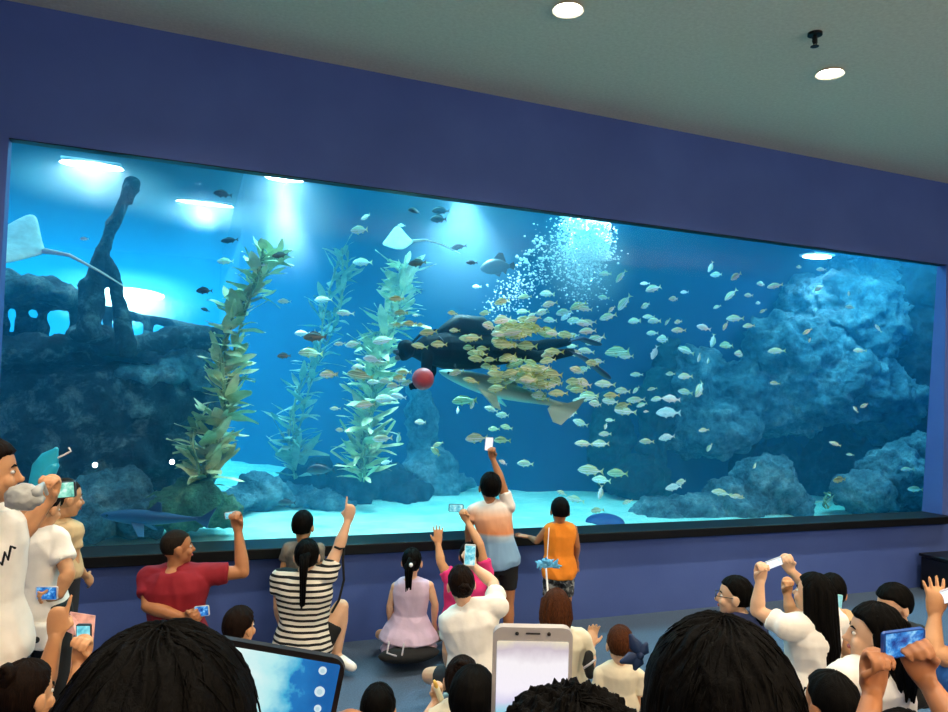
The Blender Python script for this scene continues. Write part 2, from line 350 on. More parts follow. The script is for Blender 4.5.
rcl('rock_outcrop','faint blue rock outcrop far behind the diver\'s ball',[L(423,430,9.6,.18,.2,.5),L(430,470,9.5,.35,.25,.3),L(418,400,9.7,.14,.15,.3),L(445,485,9.4,.4,.25,.16)],M_ROCK,14,.22,1.4)
rcl('rock_outcrop','dim greenish pillar of rock behind the school, right of the orange vest',[L(655,430,8.7,.22,.2,.9),L(640,480,8.6,.5,.25,.3),L(610,440,9,.35,.2,.6),L(668,380,8.8,.2,.2,.6)],rock_mat('dim green rock','#0a2c3a','#144a50','#1d6a66'),17,.22,1.4)
rcl('rock_mound','low blue stone mound on the sand right of the tall kelp',[L(262,492,8.6,.28,.3,.2),L(300,498,8.8,.4,.3,.12),L(240,500,8.4,.25,.25,.12),L(330,505,8.6,.3,.3,.08)],M_ROCK,20,.2,1.3,'rock')
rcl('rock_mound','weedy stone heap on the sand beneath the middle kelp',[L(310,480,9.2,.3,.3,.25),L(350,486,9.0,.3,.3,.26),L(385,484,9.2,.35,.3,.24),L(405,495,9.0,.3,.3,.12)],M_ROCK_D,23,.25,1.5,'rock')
rcl('rock_mound','pale craggy stones under the wreck hull by the standing glass wall',[L(100,505,7.2,.3,.3,.2),L(120,497,7.3,.22,.3,.2),L(85,520,7.0,.25,.3,.15),L(140,515,7.1,.22,.3,.12)],M_ROCK,26,.25,1.5,'rock')
rcl('rock_mound','greenish weedy stones at the foot of the tallest kelp',[L(190,500,7.1,.28,.3,.16),L(215,507,7.2,.25,.3,.1),L(172,512,7.0,.2,.25,.1)],rock_mat('green weedy rock','#1c4a3c','#4b8a68','#96bd8c'),29,.25,1.6,'rock')
rock('dome_stone','dark blue half dome on the sand right of the orange vest',PZ(605,521,SZ+.01)+Vector((0,0,-.02)),(.22,.2,.1),plain('dark blue dome','#1c3a78',.6),31,4,.03)
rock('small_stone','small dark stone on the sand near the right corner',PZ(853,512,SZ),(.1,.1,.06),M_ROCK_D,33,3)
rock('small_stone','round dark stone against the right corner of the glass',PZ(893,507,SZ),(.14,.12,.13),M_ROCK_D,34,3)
# ---------------------------------------------------------------- shipwreck
wr=empty('shipwreck',PZ(150,490,SZ)); tag(wr,'dark sunken ship with a leaning broken mast and encrusted cabin','shipwreck')
def rpart(name,lumps,m,seed,amp=.2,scale=1.6,extra=None,vox=.03,rough=1):
    bm=bmesh.new()
    for i,(c,r) in enumerate(lumps): rock_bm(bm,c,r,seed+i*.37,4,amp*.7,scale)
    if extra: extra(bm)
    o=mesh_obj(name,bm,None); md=o.modifiers.new('r','REMESH'); md.mode='VOXEL'; md.voxel_size=vox
    me=bake(o); off=Vector((seed*3.1,seed,0)); no=[v.normal.copy() for v in me.vertices]; b=world_loc(wr)
    for v,nn in zip(me.vertices,no):
        v.co+=nn*((ridged(v.co*2.2+off,4)-.45)*.14*rough+fbm(v.co*8+off,3)*.06*rough)-b
    fin(o,me,m); o.parent=wr; return o
HY=8.2
def hull_x(bm):
    for (a,b,r) in (((0,352),(215,338),.10),((0,385),(200,372),.07)): # deck edge timbers
        tube(bm,[PY(*a,HY-.45),PY(*b,HY-.3)],[r,r],8)
rpart('hull',[L(30,410,HY,1.3,.5,.48),L(110,400,HY,.8,.5,.45),L(165,402,HY,.6,.5,.44),L(193,395,HY+.1,.26,.4,.4),L(60,450,HY,1.0,.5,.5),L(130,450,HY,.8,.45,.45),L(180,440,HY,.4,.4,.5),L(0,480,HY,.7,.5,.5),L(-60,440,HY,.9,.5,.8),L(150,480,HY,.6,.4,.3)],M_ROCK_B,40,.26,1.5,hull_x,.04,1.2)
rpart('deck_coral',[L(170,345,HY,.2,.25,.08),L(190,362,HY-.2,.16,.2,.16),L(150,350,HY-.2,.24,.2,.12),L(172,372,HY-.35,.16,.15,.12),L(200,375,HY-.3,.12,.15,.14),L(140,375,HY-.4,.2,.15,.08),L(120,352,HY-.1,.25,.25,.08),L(205,356,HY,.12,.2,.1)],M_ROCK,44,.3,2.0,None,.025)
def mast_x(bm):
    HY=7.55
    tube(bm,[PY(90,330,HY),PY(92,298,HY),PY(99,265,HY),PY(109,236,HY),PY(122,204,HY),PY(131,184,HY)],[.11,.10,.065,.05,.06,.085],10)
    tube(bm,[PY(104,256,HY),PY(114,276,HY),PY(120,305,HY),PY(125,345,HY)],[.05,.05,.06,.11],10)
    tube(bm,[PY(134,190,HY),PY(131,205,HY-.05)],[.05,.02],8)
rpart('mast',[L(133,183,7.55,.07,.06,.06),L(91,288,7.55,.09,.08,.1),L(92,335,7.8,.2,.3,.1)],M_ROCK_B,47,.2,2,mast_x,.02,.35)
def rail_x(bm):
    tube(bm,[PY(95,308,HY+.3),PY(140,318,HY+.3),PY(185,326,HY+.3),PY(222,332,HY+.3)],  .045,8)
    for a in (108,122,147,150,170,172,198,214): tube(bm,[PY(a,311+(a-95)*.17,HY+.3),PY(a-1,345,HY+.3)],.045,8)
rpart('railing',[],M_ROCK_B,50,.1,2,rail_x,.018,.2)
def cab_x(bm):
    for x0,x1 in ((4,0),(24,22),(47,36),(72,80)): tube(bm,[PY(x0,298,HY-.1),PY(x1,345,HY-.1)],[.05,.075],9)
    tube(bm,[PY(-30,300,HY-.1),PY(85,307,HY-.1)],[.07,.06],9)
rpart('cabin',[L(60,358,HY,.6,.4,.07),L(0,358,HY,.6,.4,.07)],M_ROCK_B,53,.2,1.6,cab_x,.025,.5)
rpart('cabin_roof',[L(-10,287,HY,.4,.5,.14),L(25,290,HY,.4,.5,.12),L(55,298,HY,.3,.4,.09),L(-60,285,HY,.6,.5,.2)],rock_mat('pale encrusted roof','#1a3038','#5d8a90','#bcd6d2',5),56,.22,2,None,.025,.8)
for (x,y,lab) in ((95,465,'made-up white light for a flash reflected in the glass, beside the raised blue bag'),(172,462,'made-up white light for a flash reflected in the glass, near the kelp foot')):
    p=PY(x,y,7.45); e=empty('glass_glint',p); tag(e,lab,'reflection')  # added emissive dots standing for flash reflections in the glass
    bm=bmesh.new(); ellip(bm,p,(.022,.022,.024)); part('glint',bm,emit('white bulb','#ffffff',8),e)
    bm=bmesh.new(); tube(bm,[p+Vector((0,.03,0)),p+Vector((0,.9,-.02))],.02); part('bracket',bm,plain('dark glint mount','#15181c',.5),e)
# ---------------------------------------------------------------- kelp
def kelp_mat(n,a,b):
    t=NT(n); v=t.coord(); f=t.noise(v,6,4); t.link(t.ramp(f,[(.3,srgb(a)),(.7,srgb(b))]),t.b.inputs['Base Color']); t.set(Roughness=.5)
    t.b.inputs['Subsurface Weight'].default_value=0
    try: t.b.inputs['Transmission Weight'].default_value=0
    except Exception: pass
    t.bump(t.noise(v,40,3),.5,.01)
    return t.m
KM=[kelp_mat('yellow green kelp','#93b070','#eef4c4'),kelp_mat('olive kelp','#557a54','#9cb884'),kelp_mat('pale kelp','#6f9a82','#b0d0b4')]
def kelp(label,path,Y,nb,bl,m,seed,wid=.16,taper=.5,depth=.25,stems=3):
    rnd=random.Random(seed); pts=[PY(x,y,Y) for x,y in path]
    e=empty('giant_kelp',PY(*path[0],Y)); tag(e,label,'kelp')
    def at(s):
        s=max(0,min(.9999,s))*(len(pts)-1); i=int(s); f=s-i; return pts[i].lerp(pts[i+1],f)
    bs=bmesh.new(); bf=bmesh.new()
    for k in range(stems):
        ph=rnd.random()*6; a=rnd.uniform(.04,.12)
        def off(s,ph=ph,a=a,k=k): return Vector((math.sin(s*7+ph)*a,math.cos(s*6+ph)*depth*.5,0))*(.4+s*.6)
        sp=[at(s/14)+off(s/14) for s in range(15)]
        tube(bs,sp,.011,6)
        for j in range(nb//stems):
            s=(j+rnd.random())/(nb//stems); b=at(s)+off(s); az=rnd.uniform(0,2*PI); up=rnd.uniform(-.05,1.3)
            d=Vector((math.cos(az),math.sin(az)*.8,up)).normalized(); l=bl*rnd.uniform(.6,1.15)*(1-taper*s*.5)
            side=d.cross(Vector((rnd.uniform(-.5,.5),rnd.uniform(-.5,.5),1))).normalized(); nrm=side.cross(d); w=l*wid*rnd.uniform(.8,1.3); cur=rnd.uniform(-.7,.3)
            ellip(bs,b+d*.02,(.013,.013,.018),None,6,5)
            rows=[]; N=7
            for i in range(N+1):
                u=i/N; hw=w*math.sin(PI*min(1,u*.93+.05))**.75; c=b+d*(u*l)+Vector((0,0,1))*cur*l*u*u*.6; wv=math.sin(u*9+az*3)*.12*w
                rows.append([bf.verts.new(c-side*hw+nrm*wv),bf.verts.new(c+nrm*(.06*w)),bf.verts.new(c+side*hw-nrm*wv)])
            for r1,r2 in zip(rows,rows[1:]):
                bf.faces.new((r1[0],r1[1],r2[1],r2[0])); bf.faces.new((r1[1],r1[2],r2[2],r2[1]))
    part('stem',bs,KM[1],e); part('foliage',bf,m,e)
kelp('tallest yellow-green kelp plant growing close to the glass beside the wreck',[(203,485),(208,450),(226,405),(228,360),(240,310),(258,280),(268,252)],7.1,230,.36,KM[0],1,.165,.6)
kelp('hazy kelp plant standing between the tallest one and the diver',[(292,478),(292,440),(300,400),(322,350),(335,300),(342,250)],9.0,150,.40,KM[2],2,.13,.5)
kelp('bushy pale green kelp crowded with fish left of the diver',[(362,480),(366,430),(372,380),(386,340),(398,300),(402,268)],8.2,330,.38,KM[0],3,.125,.15,.6,5)
kelp('slim dark kelp strand just left of the tallest kelp\'s foot',[(196,478),(197,440),(196,415)],7.0,14,.28,KM[1],4,.15,.5,.2,1)
kelp('tuft of pale sea grass on the sand beneath the cave',[(826,508),(827,492)],7.1,10,.22,KM[2],5,.08,.5,.1,2)
# ---------------------------------------------------------------- people
def skin_mat(n,a,b):
    t=NT(n); v=t.coord(); f=t.noise(v,9,4); t.link(t.ramp(f,[(.3,srgb(a)),(.7,srgb(b))]),t.b.inputs['Base Color']); t.set(Roughness=.5); t.bump(t.noise(v,160,2),.08,.002); return t.m
SK=skin_mat('warm skin','#c98e62','#dba476'); SKD=skin_mat('tanned skin','#a86c44','#bb7e54'); SKL=skin_mat('fair skin','#dba884','#eabd9a')
def hair_mat(n,a,b):
    t=NT(n); v=t.coord((160,160,9)); f=t.noise(v,2,3,.6,.5); t.link(t.ramp(f,[(.35,srgb(a)),(.65,srgb(b))]),t.b.inputs['Base Color']); t.set(Roughness=.6); t.b.inputs['Specular IOR Level'].default_value=.06; t.bump(f,.6,.003); return t.m
HB=hair_mat('black hair','#030303','#0a0807'); HD=hair_mat('dark brown hair','#0c0705','#20130c'); HR=hair_mat('reddish brown hair','#2a130a','#55301a'); HS=hair_mat('cropped black hair','#15110e','#2c241e')
def cloth(n,col,var=.08,**k): return plain(n,col,.85,var,10,.25,bd=.006,**k)
C_WHITE=cloth('white cotton','#f6f2ea'); C_CREAM=cloth('cream cotton','#e4d9bf'); C_BLACK=cloth('black cotton','#0b0b0d'); C_RED=cloth('dark red cotton','#8a0f22'); C_PINK=cloth('hot pink cotton','#e0307a'); C_NAVY=cloth('navy cotton','#26305c')
C_ORANGE=cloth('orange cotton','#ee8a1e'); C_LILAC=cloth('lilac satin','#cdb6cf'); C_JEAN=cloth('grey blue denim','#5a6a7c'); C_BEIGE=cloth('beige cotton','#d8b98c'); C_GREY=cloth('dark grey cotton','#24262c'); C_BLUE=cloth('blue cotton','#2f6fc0'); C_PEACH=cloth('peach cotton','#f0bfa0')
def banded(n,stops,zr,freq=0,ax=2,rot=(0,0,0)):
    t=NT(n); c=t.new('ShaderNodeTexCoord'); mp=t.new('ShaderNodeMapping'); mp.inputs['Rotation'].default_value=rot; t.link(c.outputs['Object'],mp.inputs[0]); sp=t.new('ShaderNodeSeparateXYZ'); t.link(mp.outputs[0],sp.inputs[0])
    mr=t.new('ShaderNodeMapRange'); mr.inputs[1].default_value=zr[0]; mr.inputs[2].default_value=zr[1]; mr.clamp=False; t.link(sp.outputs[ax],mr.inputs[0]); f=mr.outputs[0]
    if freq:
        mm=t.new('ShaderNodeMath',operation='MULTIPLY'); mm.inputs[1].default_value=freq; t.link(f,mm.inputs[0]); fr=t.new('ShaderNodeMath',operation='FRACT'); t.link(mm.outputs[0],fr.inputs[0]); f=fr.outputs[0]
    t.link(t.ramp(f,stops,'CONSTANT' if freq else 'LINEAR'),t.b.inputs['Base Color']); t.set(Roughness=.85); return t.m
C_STRIPE=banded('black and white striped jersey',[(0,srgb('#efe8d8')),(.56,srgb('#0c0b0d'))],(0,1),27)
C_TRI=banded('white orange and blue panelled jersey',[(.22,srgb('#7fa8cc')),(.34,srgb('#b4cad8')),(.40,srgb('#f09a64')),(.70,srgb('#f4bc98')),(.88,srgb('#efe8e2'))],(.70,1.10))
def camo():
    t=NT('grey camouflage cotton'); v=t.coord(); f=t.noise(v,26,2,.5,.6); t.link(t.ramp(f,[(0,srgb('#1d2024')),(.45,srgb('#4c5054')),(.55,srgb('#9a9c98'))],'CONSTANT'),t.b.inputs['Base Color']); t.set(Roughness=.9); return t.m
C_CAMO=camo()
LIP=plain('lips','#a5504a',.4); EYEW=plain('eye white','#e8e2da',.2)
def cap(bm,a,b,ra,rb,seg=12,ends=True): tube(bm,[a,Vector(a).lerp(Vector(b),.5),b],[ra,(ra+rb)/2,rb],seg,round_ends=ends)
def limb(bm,a,b,ra,rb,bulge=1.08,seg=14,ends=True):
    a=Vector(a);b=Vector(b); tube(bm,[a,a.lerp(b,.3),a.lerp(b,.65),b],[ra,ra*bulge,(ra*.4+rb*.6)*bulge,rb],seg,round_ends=ends)
def hand(bm,w,d,n,s=1,pose='relax',side=1):
    """palm + four fingers + thumb. w wrist, d direction towards the fingertips, n out of the back of the hand, side = +1 thumb on d x n"""
    d=Vector(d).normalized(); n=(Vector(n)-d*Vector(n).dot(d)).normalized(); t=d.cross(n)*side
    pl=.085*s; pw=.038*s
    tube(bm,[w,w+d*pl*.35,w+d*pl*.75,w+d*pl],[(.024*s,.019*s),(.036*s,.017*s),(.041*s,.016*s),(.038*s,.013*s)] if False else [.024*s,.03*s,.032*s,.029*s],12,flat=(1.25,.62),up=n.cross(d).cross(d) if False else n,round_ends=True)
    ln=[.068,.076,.070,.056]
    curl={'relax':(18,25,20),'grip':(55,70,40),'fist':(80,95,60),'open':(5,6,5)}
    for i in range(4):
        if pose=='point': c=(3,4,3) if i==0 else (80,95,60)
        elif pose=='hold': c=(35,50,30)
        else: c=curl[pose]
        off=(1.5-i)*.019*s; p=w+d*pl*.96+t*off; ang=0; dd=(d+t*(1.5-i)*(.08 if pose!='open' else .16)).normalized(); pts=[p-dd*.02*s,p]; 
        for j,f in enumerate((.45,.32,.23)):
            ang+=R(c[j]); v=dd*math.cos(ang)-n*math.sin(ang); p=p+v*ln[i]*f*s*1.05; pts.append(p)
        tube(bm,pts,[.0092*s,.0092*s,.0086*s,.008*s,.0068*s],8)
    p=w+d*pl*.28+t*.024*s; 
    a=(d*.62+t*.72-n*.3).normalized() if pose in('open','point','relax') else (d*.6+t*.35-n*.72).normalized()
    b=(a+d*.5-t*.15).normalized()
    if pose in ('fist','grip','point'): b=(d*.55-n*.6-t*.45).normalized()
    tube(bm,[p-a*.012*s,p+a*.034*s,p+a*.034*s+b*.032*s],[.0135*s,.0115*s,.0085*s],8)
    return w+d*pl
TL=[(-.16,.09,.08),(-.06,.150,.108),(.04,.166,.118),(.18,.158,.112),(.36,.138,.1),(.55,.148,.106),(.74,.165,.112),(.87,.155,.094),(.95,.10,.075),(1.0,.058,.056)]
def torso(bm,pel,neck,right,s,inf=0,top=1.0,wide=1,belly=0,bot=-.16,flare=0):
    ax=(neck-pel); fwd=ax.cross(right).normalized()*-1; pts=[];rr=[]
    if fwd.length<.5: fwd=Vector((0,1,0))
    for t,w,dp in TL:
        if t>top or t<bot: continue
        pts.append(pel+ax*t); k=max(0,(.3-t))*flare; rr.append(((w*s*wide+inf+k),(dp*s*(1+belly*max(0,1-abs(t-.25)*3))+inf+k)))
    P2=[]
    # manual loft
    r=(right-ax.normalized()*right.dot(ax.normalized())).normalized(); f=ax.normalized().cross(r); seg=22; rings=[]
    for p,(a,b) in zip(pts,rr): rings.append([bm.verts.new(p+r*math.copysign(abs(math.cos(q))**.88,math.cos(q))*a+f*math.sin(q)*b) for q in [2*PI*k/seg for k in range(seg)]])
    for A,B in zip(rings,rings[1:]):
        for k in range(seg): bm.faces.new((A[k],A[(k+1)%seg],B[(k+1)%seg],B[k]))
    bm.faces.new(list(reversed(rings[0]))); bm.faces.new(rings[-1])
def vox(name,bm,m,root,v,sm=3,fold=0,seed=1,ff=9):
    bmesh.ops.recalc_face_normals(bm,faces=bm.faces)
    me0=bpy.data.meshes.new('t'); bm.to_mesh(me0); bm.free()
    o=bpy.data.objects.new(name,me0); COL.objects.link(o)
    md=o.modifiers.new('r','REMESH'); md.mode='VOXEL'; md.voxel_size=v
    if sm: q=o.modifiers.new('s','SMOOTH'); q.factor=.5; q.iterations=sm
    me=bake(o); b=world_loc(root); off=Vector((seed*5.1,seed*2.3,0))
    if fold:
        no=[x.normal.copy() for x in me.vertices]
        for x,nn in zip(me.vertices,no): 
            c=x.co; w=noise.noise(Vector((c.x*ff,c.y*ff,c.z*ff*.7+c.x*5))+off); x.co=c+nn*(.003+fold*(.75-min(.5,abs(w))*2.0))
    co=np.empty(len(me.vertices)*3,'f'); me.vertices.foreach_get('co',co); co=co.reshape(-1,3)-np.array(b[:],'f'); me.vertices.foreach_set('co',co.ravel()); me.update()
    fin(o,me,m); o.parent=root; return o
def headaxes(fa,fp,roll=0):
    F=Vector((FW.x,FW.y,0)).normalized(); Rr=Vector((CR.x,CR.y,0)).normalized()
    f=F*math.cos(R(fa))+Rr*math.sin(R(fa)); s=f.cross(Vector((0,0,1))).normalized()
    f=(f*math.cos(R(fp))+Vector((0,0,1))*math.sin(R(fp))).normalized(); u=s.cross(f).normalized()
    if roll: q=Quaternion(f,R(roll)); s=q@s; u=q@u
    return s,f,u
def head_bm(bm,c,A,hs):
    s,f,u=A; Rm=Matrix((s,f,u)).transposed()
    w=lambda x,y,z: c+(s*x+f*y+u*z)*hs
    ellip(bm,w(0,-.012,.02),(.074*hs,.092*hs,.092*hs),Rm,18,14)
    ellip(bm,w(0,.022,-.045),(.058*hs,.062*hs,.068*hs),Rm,16,12)
    ellip(bm,w(0,.052,-.088),(.028*hs,.026*hs,.02*hs),Rm,10,8)
    ellip(bm,w(0,.093,-.028),(.012*hs,.018*hs,.014*hs),Rm,8,6)
    tube(bm,[w(0,.078,.012),w(0,.09,-.022)],[.008*hs,.011*hs],8)
    for k in (-1,1):
        ellip(bm,w(k*.078,-.008,-.012),(.010*hs,.022*hs,.032*hs),Rm,10,8)
        ellip(bm,w(k*.038,.058,-.032),(.024*hs,.022*hs,.024*hs),Rm,10,8)
def face(root,c,A,hs,glasses=False):
    s,f,u=A; b=world_loc(root); w=lambda x,y,z: c+(s*x+f*y+u*z)*hs; Rm=Matrix((s,f,u)).transposed()
    for k in (-1,1):
        bm=bmesh.new(); ellip(bm,w(k*.030,.0685,.002),(.013*hs,.009*hs,.0070*hs),Rm,10,8); ellip(bm,w(k*.030,.0748,.002),(.0056*hs,.004*hs,.0056*hs),Rm,8,6,1)
        for g in bm.faces: g.smooth=True
        o=part('eye',bm,[EYEW,EYE],root)
        bm=bmesh.new(); tube(bm,[w(k*.016,.079,.022),w(k*.032,.075,.027),w(k*.046,.066,.021)],[.003*hs,.004*hs,.002*hs],6); part('eyebrow',bm,HB,root)
    bm=bmesh.new(); ellip(bm,w(0,.083,-.060),(.021*hs,.008*hs,.0075*hs),Rm,12,8); part('mouth',bm,LIP,root)
    if glasses:
        bm=bmesh.new()
        for k in (-1,1):
            pts=[w(k*.033+.023*math.cos(q),.100,.0+.018*math.sin(q)) for q in [2*PI*i/16 for i in range(17)]]; tube(bm,pts,.0022*hs,6)
            tube(bm,[w(k*.056,.098,.004),w(k*.078,.04,.006),w(k*.08,-.01,.004)],.0022*hs,6)
        tube(bm,[w(-.010,.101,.004),w(.010,.101,.004)],.0022*hs,6); part('glasses',bm,plain('black spectacle frame','#0a0a0c',.3),root)
def hair(root,c,A,hs,style,m,seed=1,vol=1.0,detail=1,flow=None):
    s,f,u=A; w=lambda x,y,z: c+(s*x+f*y+u*z)*hs; bm=bmesh.new(); rnd=random.Random(seed)
    NU,NV=(72,36) if detail==1 else (240,110)
    short='short' in style or 'crop' in style; crop='crop' in style
    rx,ry,rz=.074,.092,.092; th=(1.03 if crop else 1.12 if short else 1.07 if ('pony' in style or 'bun' in style) else 1.14)*vol; rings=[]
    for j in range(NV+1):
        ph=PI*j/NV; ring=[]
        for i in range(NU):
            a=2*PI*i/NU; n=Vector((math.sin(ph)*math.cos(a),math.sin(ph)*math.sin(a),math.cos(ph)))
            k=th+ (.02*math.sin(a*17+noise.noise(Vector((n.x*3,n.y*3,seed)))*6)+.03*noise.noise(n*4+Vector((seed,0,0))) if not crop else .012*noise.noise(n*9))
            if detail>1: k+=.012*noise.noise(Vector((a*14,ph*2,seed)))+.01*noise.noise(n*20)
            if 'fuzzy' in style: k+=.07*noise.noise(n*9)+.05*noise.noise(n*22)
            facey=max(0,min(1,(n.y-.22-.75*max(-.2,n.z))/.14)); low=max(0,min(1,(.50-n.z)/.16)); cut=facey*low
            nape=max(0,min(1,(-.58-n.z)/.18)) if short else max(0,min(1,(-.72-n.z)/.15)); ear=0
            if short: ear=max(0,min(1,(-.1-n.z)/.15))*max(0,min(1,(abs(n.x)-.62)/.15))*max(0,min(1,(n.y+.3)/.3))
            k=k*(1-max(cut,nape,ear))+.82*max(cut,nape,ear)
            if 'bald' in style and n.z>.6: k=min(k,.99)
            ring.append(bm.verts.new(w(n.x*rx*k,-.014+n.y*ry*k,.022+n.z*rz*k)))
        rings.append(ring)
    for A_,B_ in zip(rings,rings[1:]):
        for i in range(NU): bm.faces.new((A_[i],B_[i],B_[(i+1)%NU],A_[(i+1)%NU]))
    bmesh.ops.remove_doubles(bm,verts=bm.verts,dist=1e-6)
    def lock(pts,r0,r1,n=10,sp=.02):
        for q in range(n):
            o=Vector((rnd.gauss(0,1),rnd.gauss(0,1),rnd.gauss(0,1)))*sp*hs; k=len(pts)
            tube(bm,[p+o*(1-.3*i/(k-1)) for i,p in enumerate(pts)],[(r0+(r1-r0)*i/(k-1))*hs for i in range(k)],8)
    if 'pony' in style:
        top=w(0,-.115,.04 if 'low' not in style else -.02); L_=(.30 if 'long' in style else .2)*hs
        e=top-f*.03*hs-Vector((0,0,1))*L_*.45; g=top-f*.015*hs-Vector((0,0,1))*L_
        lock([w(0,-.085,.035 if 'low' not in style else -.02),top,top.lerp(e,.5)-f*.015*hs,e,g],.020,.004,12,.011)
    if 'bun' in style:
        b=w(0,-.085,.085) if 'high' in style else w(0,-.115,.02)
        for q in range(7):
            aa=q*.9; lockp=[b+(s*math.cos(aa+t)*.022+u*math.sin(aa+t)*.022-f*.012*math.sin(t*2+q))*hs for t in (0,.9,1.8,2.7,3.6)]; tube(bm,lockp,[.011*hs,.016*hs,.018*hs,.016*hs,.008*hs],8)
        ellip(bm,b,(.024*hs,.024*hs,.024*hs))
    if 'long' in style and 'pony' not in style:
        L_=(.42 if 'verylong' in style else .24)*hs
        for q in range(44):
            a=R(rnd.uniform(150,390)) ; n=Vector((math.cos(a),math.sin(a),0)); st=w(n.x*.078,-.014+n.y*.098,.03+rnd.uniform(-.03,.03))
            if n.y>.3: continue
            d=Vector((0,0,-1)); m1=st+d*L_*.35+(s*n.x*.01-f*.012)*hs; m2=st+d*L_*.7+(s*n.x*-.012-f*.03)*hs; en=st+d*L_*rnd.uniform(.85,1.05)+(s*n.x*-.03-f*.03)*hs
            tube(bm,[w(n.x*.06,-.014+n.y*.07,.08),st,m1,m2,en],[.010*hs,.017*hs,.018*hs,.015*hs,.004*hs],7)
    if detail>1:
        for q in range(220):
            a=rnd.uniform(0,2*PI); ph=rnd.uniform(.1,1.9); n=Vector((math.sin(ph)*math.cos(a),math.sin(ph)*math.sin(a),math.cos(ph))); 
            if n.y>.3 and n.z<.5: continue
            k=th; t=n.cross(Vector((0,0,1))).cross(n).normalized()*-1 if abs(n.z)<.98 else Vector((1,0,0)); t=(t+Vector((rnd.gauss(0,.3),rnd.gauss(0,.3),0)))
            pts=[]
            for z in (0,.5,1.0,1.5): 
                m_=(n+t*z*.35).normalized()*(k+.02*z*rnd.random()); pts.append(w(m_.x*rx,-.014+m_.y*ry,.022+m_.z*rz))
            tube(bm,pts,[.0008*hs]*3+[.0003*hs],4,round_ends=False)
    return part('hair',bm,m,root)
def person(label,s,d,head,neck,pel,shL,shR,armL=None,armR=None,legs='sit',skin=None,hs=None,fa=0,fp=5,hroll=0,shirt=C_WHITE,sleeve=.45,bottom=C_BLACK,hr='short',hm=HB,seed=1,glasses=False,face_on=True,long_pants=False,v=None,detail=1,dress=False,belly=0,vol=1.0,group=None,kn=None,fold=.010,barefoot=False,shoe='#e8e6e0',vest=False,wide=1):
    """joints are (px,py) or (px,py,depth offset); armX = [elbow, wrist, hand direction(px dx,dy,depth), pose]"""
    skin=skin or SK; hs=hs or s
    J=lambda q: P(q[0],q[1],d+(q[2] if len(q)>2 else 0))
    H=J(head); N=J(neck); PE=J(pel); SL=J(shL); SR=J(shR)
    root=empty('person',(PE.x,PE.y,0)); tag(root,label,'person',group); A=headaxes(fa,fp,hroll)
    right=(SR-SL); right.normalize(); ax=N-PE; up=Vector((0,0,1))
    bf=ax.normalized().cross(right).normalized()*1.0   # points back or forward
    F=Vector((0,0,1)).cross(right).normalized()        # forward when right hand is on the right
    bm=bmesh.new(); torso(bm,PE,N,right,s,wide=wide,belly=belly); head_bm(bm,H,A,hs)
    tube(bm,[N-ax.normalized()*.03*s,N,H-A[2]*.075*hs-A[1]*.015*hs,H-A[2]*.03*hs-A[1]*.015*hs],[.06*s,.052*s,.047*hs,.05*hs],14)
    T=PE+ax*.86
    for S_ in (SL,SR): limb(bm,T,S_,.07*s,.052*s,1.0)
    hands={}
    sl=bmesh.new(); has=False
    torso(sl,PE,N,right,s,.012*s+.004,top=.96,bot=-.13 if not dress else -.07,wide=wide,belly=belly,flare=.04 if not dress else .25)
    for S_ in (SL,SR):
        if not vest: limb(sl,T,S_,.082*s,.066*s,1.0)
        else: limb(sl,T,T.lerp(S_,.72),.08*s,.062*s,1.0)
    for k,(S_,arm) in enumerate(((SL,armL),(SR,armR))):
        if arm is None:
            E_=S_+Vector((0,0,-.26*s))+right*(-.05 if k==0 else .05)*s; Wp=E_+F*.17*s+Vector((0,0,-.12*s)); hd=(Wp-E_).normalized(); pose='relax'; n=Vector(right)*(-1 if k==0 else 1)
        else:
            E_=J(arm[0]); Wp=J(arm[1]); hv=arm[2]; hd=(CR*hv[0]+CU*hv[1]+FW*hv[2]).normalized(); pose=arm[3]; n=FW if len(arm)<5 else (CR*arm[4][0]-CU*arm[4][1]+FW*arm[4][2])
        limb(bm,S_,E_,.047*s,.036*s,1.04); limb(bm,E_,Wp,.038*s,.024*s,1.06)
        hand(bm,Wp,hd,n,s*(1.0 if s>.8 else 1.05),pose,1 if k==0 else -1); hands['LR'[k]]=(Wp,hd)
        if sleeve>0 and not vest:
            q=min(sleeve,1); tube(sl,[S_-(E_-S_)*.05,S_.lerp(E_,q*.5),S_.lerp(E_,q)],[.064*s,.058*s,.056*s+.004],16,round_ends=False)
            if sleeve>1: tube(sl,[E_-(E_-S_).normalized()*.02,E_,E_.lerp(Wp,sleeve-1)],[.05*s,.048*s,.036*s],14,round_ends=False)
    # legs
    pt=bmesh.new(); hp=[PE-right*.085*s+up*-.02*s,PE+right*.085*s+up*-.02*s]
    for k,h in enumerate(hp):
        sg=-1 if k==0 else 1
        if legs=='stand':
            K=Vector((h.x,h.y,h.z*.53))+F*.015*s+right*sg*.01; An=Vector((h.x,h.y,.07*s))-F*.01+right*sg*.02*s; toe=An+F*.15*s; toe.z=.028*s
        elif legs=='kneel':
            K=h+F*.33*s; K.z=.06*s; An=K-F*.36*s-right*sg*.03*s; An.z=.05*s; toe=An-F*.12*s; toe.z=.03*s
            if h.z-K.z>.42*s: K=h+F*.1*s; K.z=.06*s; An=K-F*.38*s; An.z=.06*s; toe=An-F*.1*s; toe.z=.03*s
        else: # cross-legged
            K=h+F*.27*s+right*sg*.24*s; K.z=max(.10*s,h.z*.7); An=h+F*.36*s-right*sg*.16*s; An.z=.06*s; toe=An-right*sg*.13*s; toe.z=.04*s
        if kn and kn[k]: 
            K=J(kn[k][0]); An=J(kn[k][1]); toe=An+(CR*kn[k][2][0]-CU*kn[k][2][1]+FW*kn[k][2][2]).normalized()*.14*s
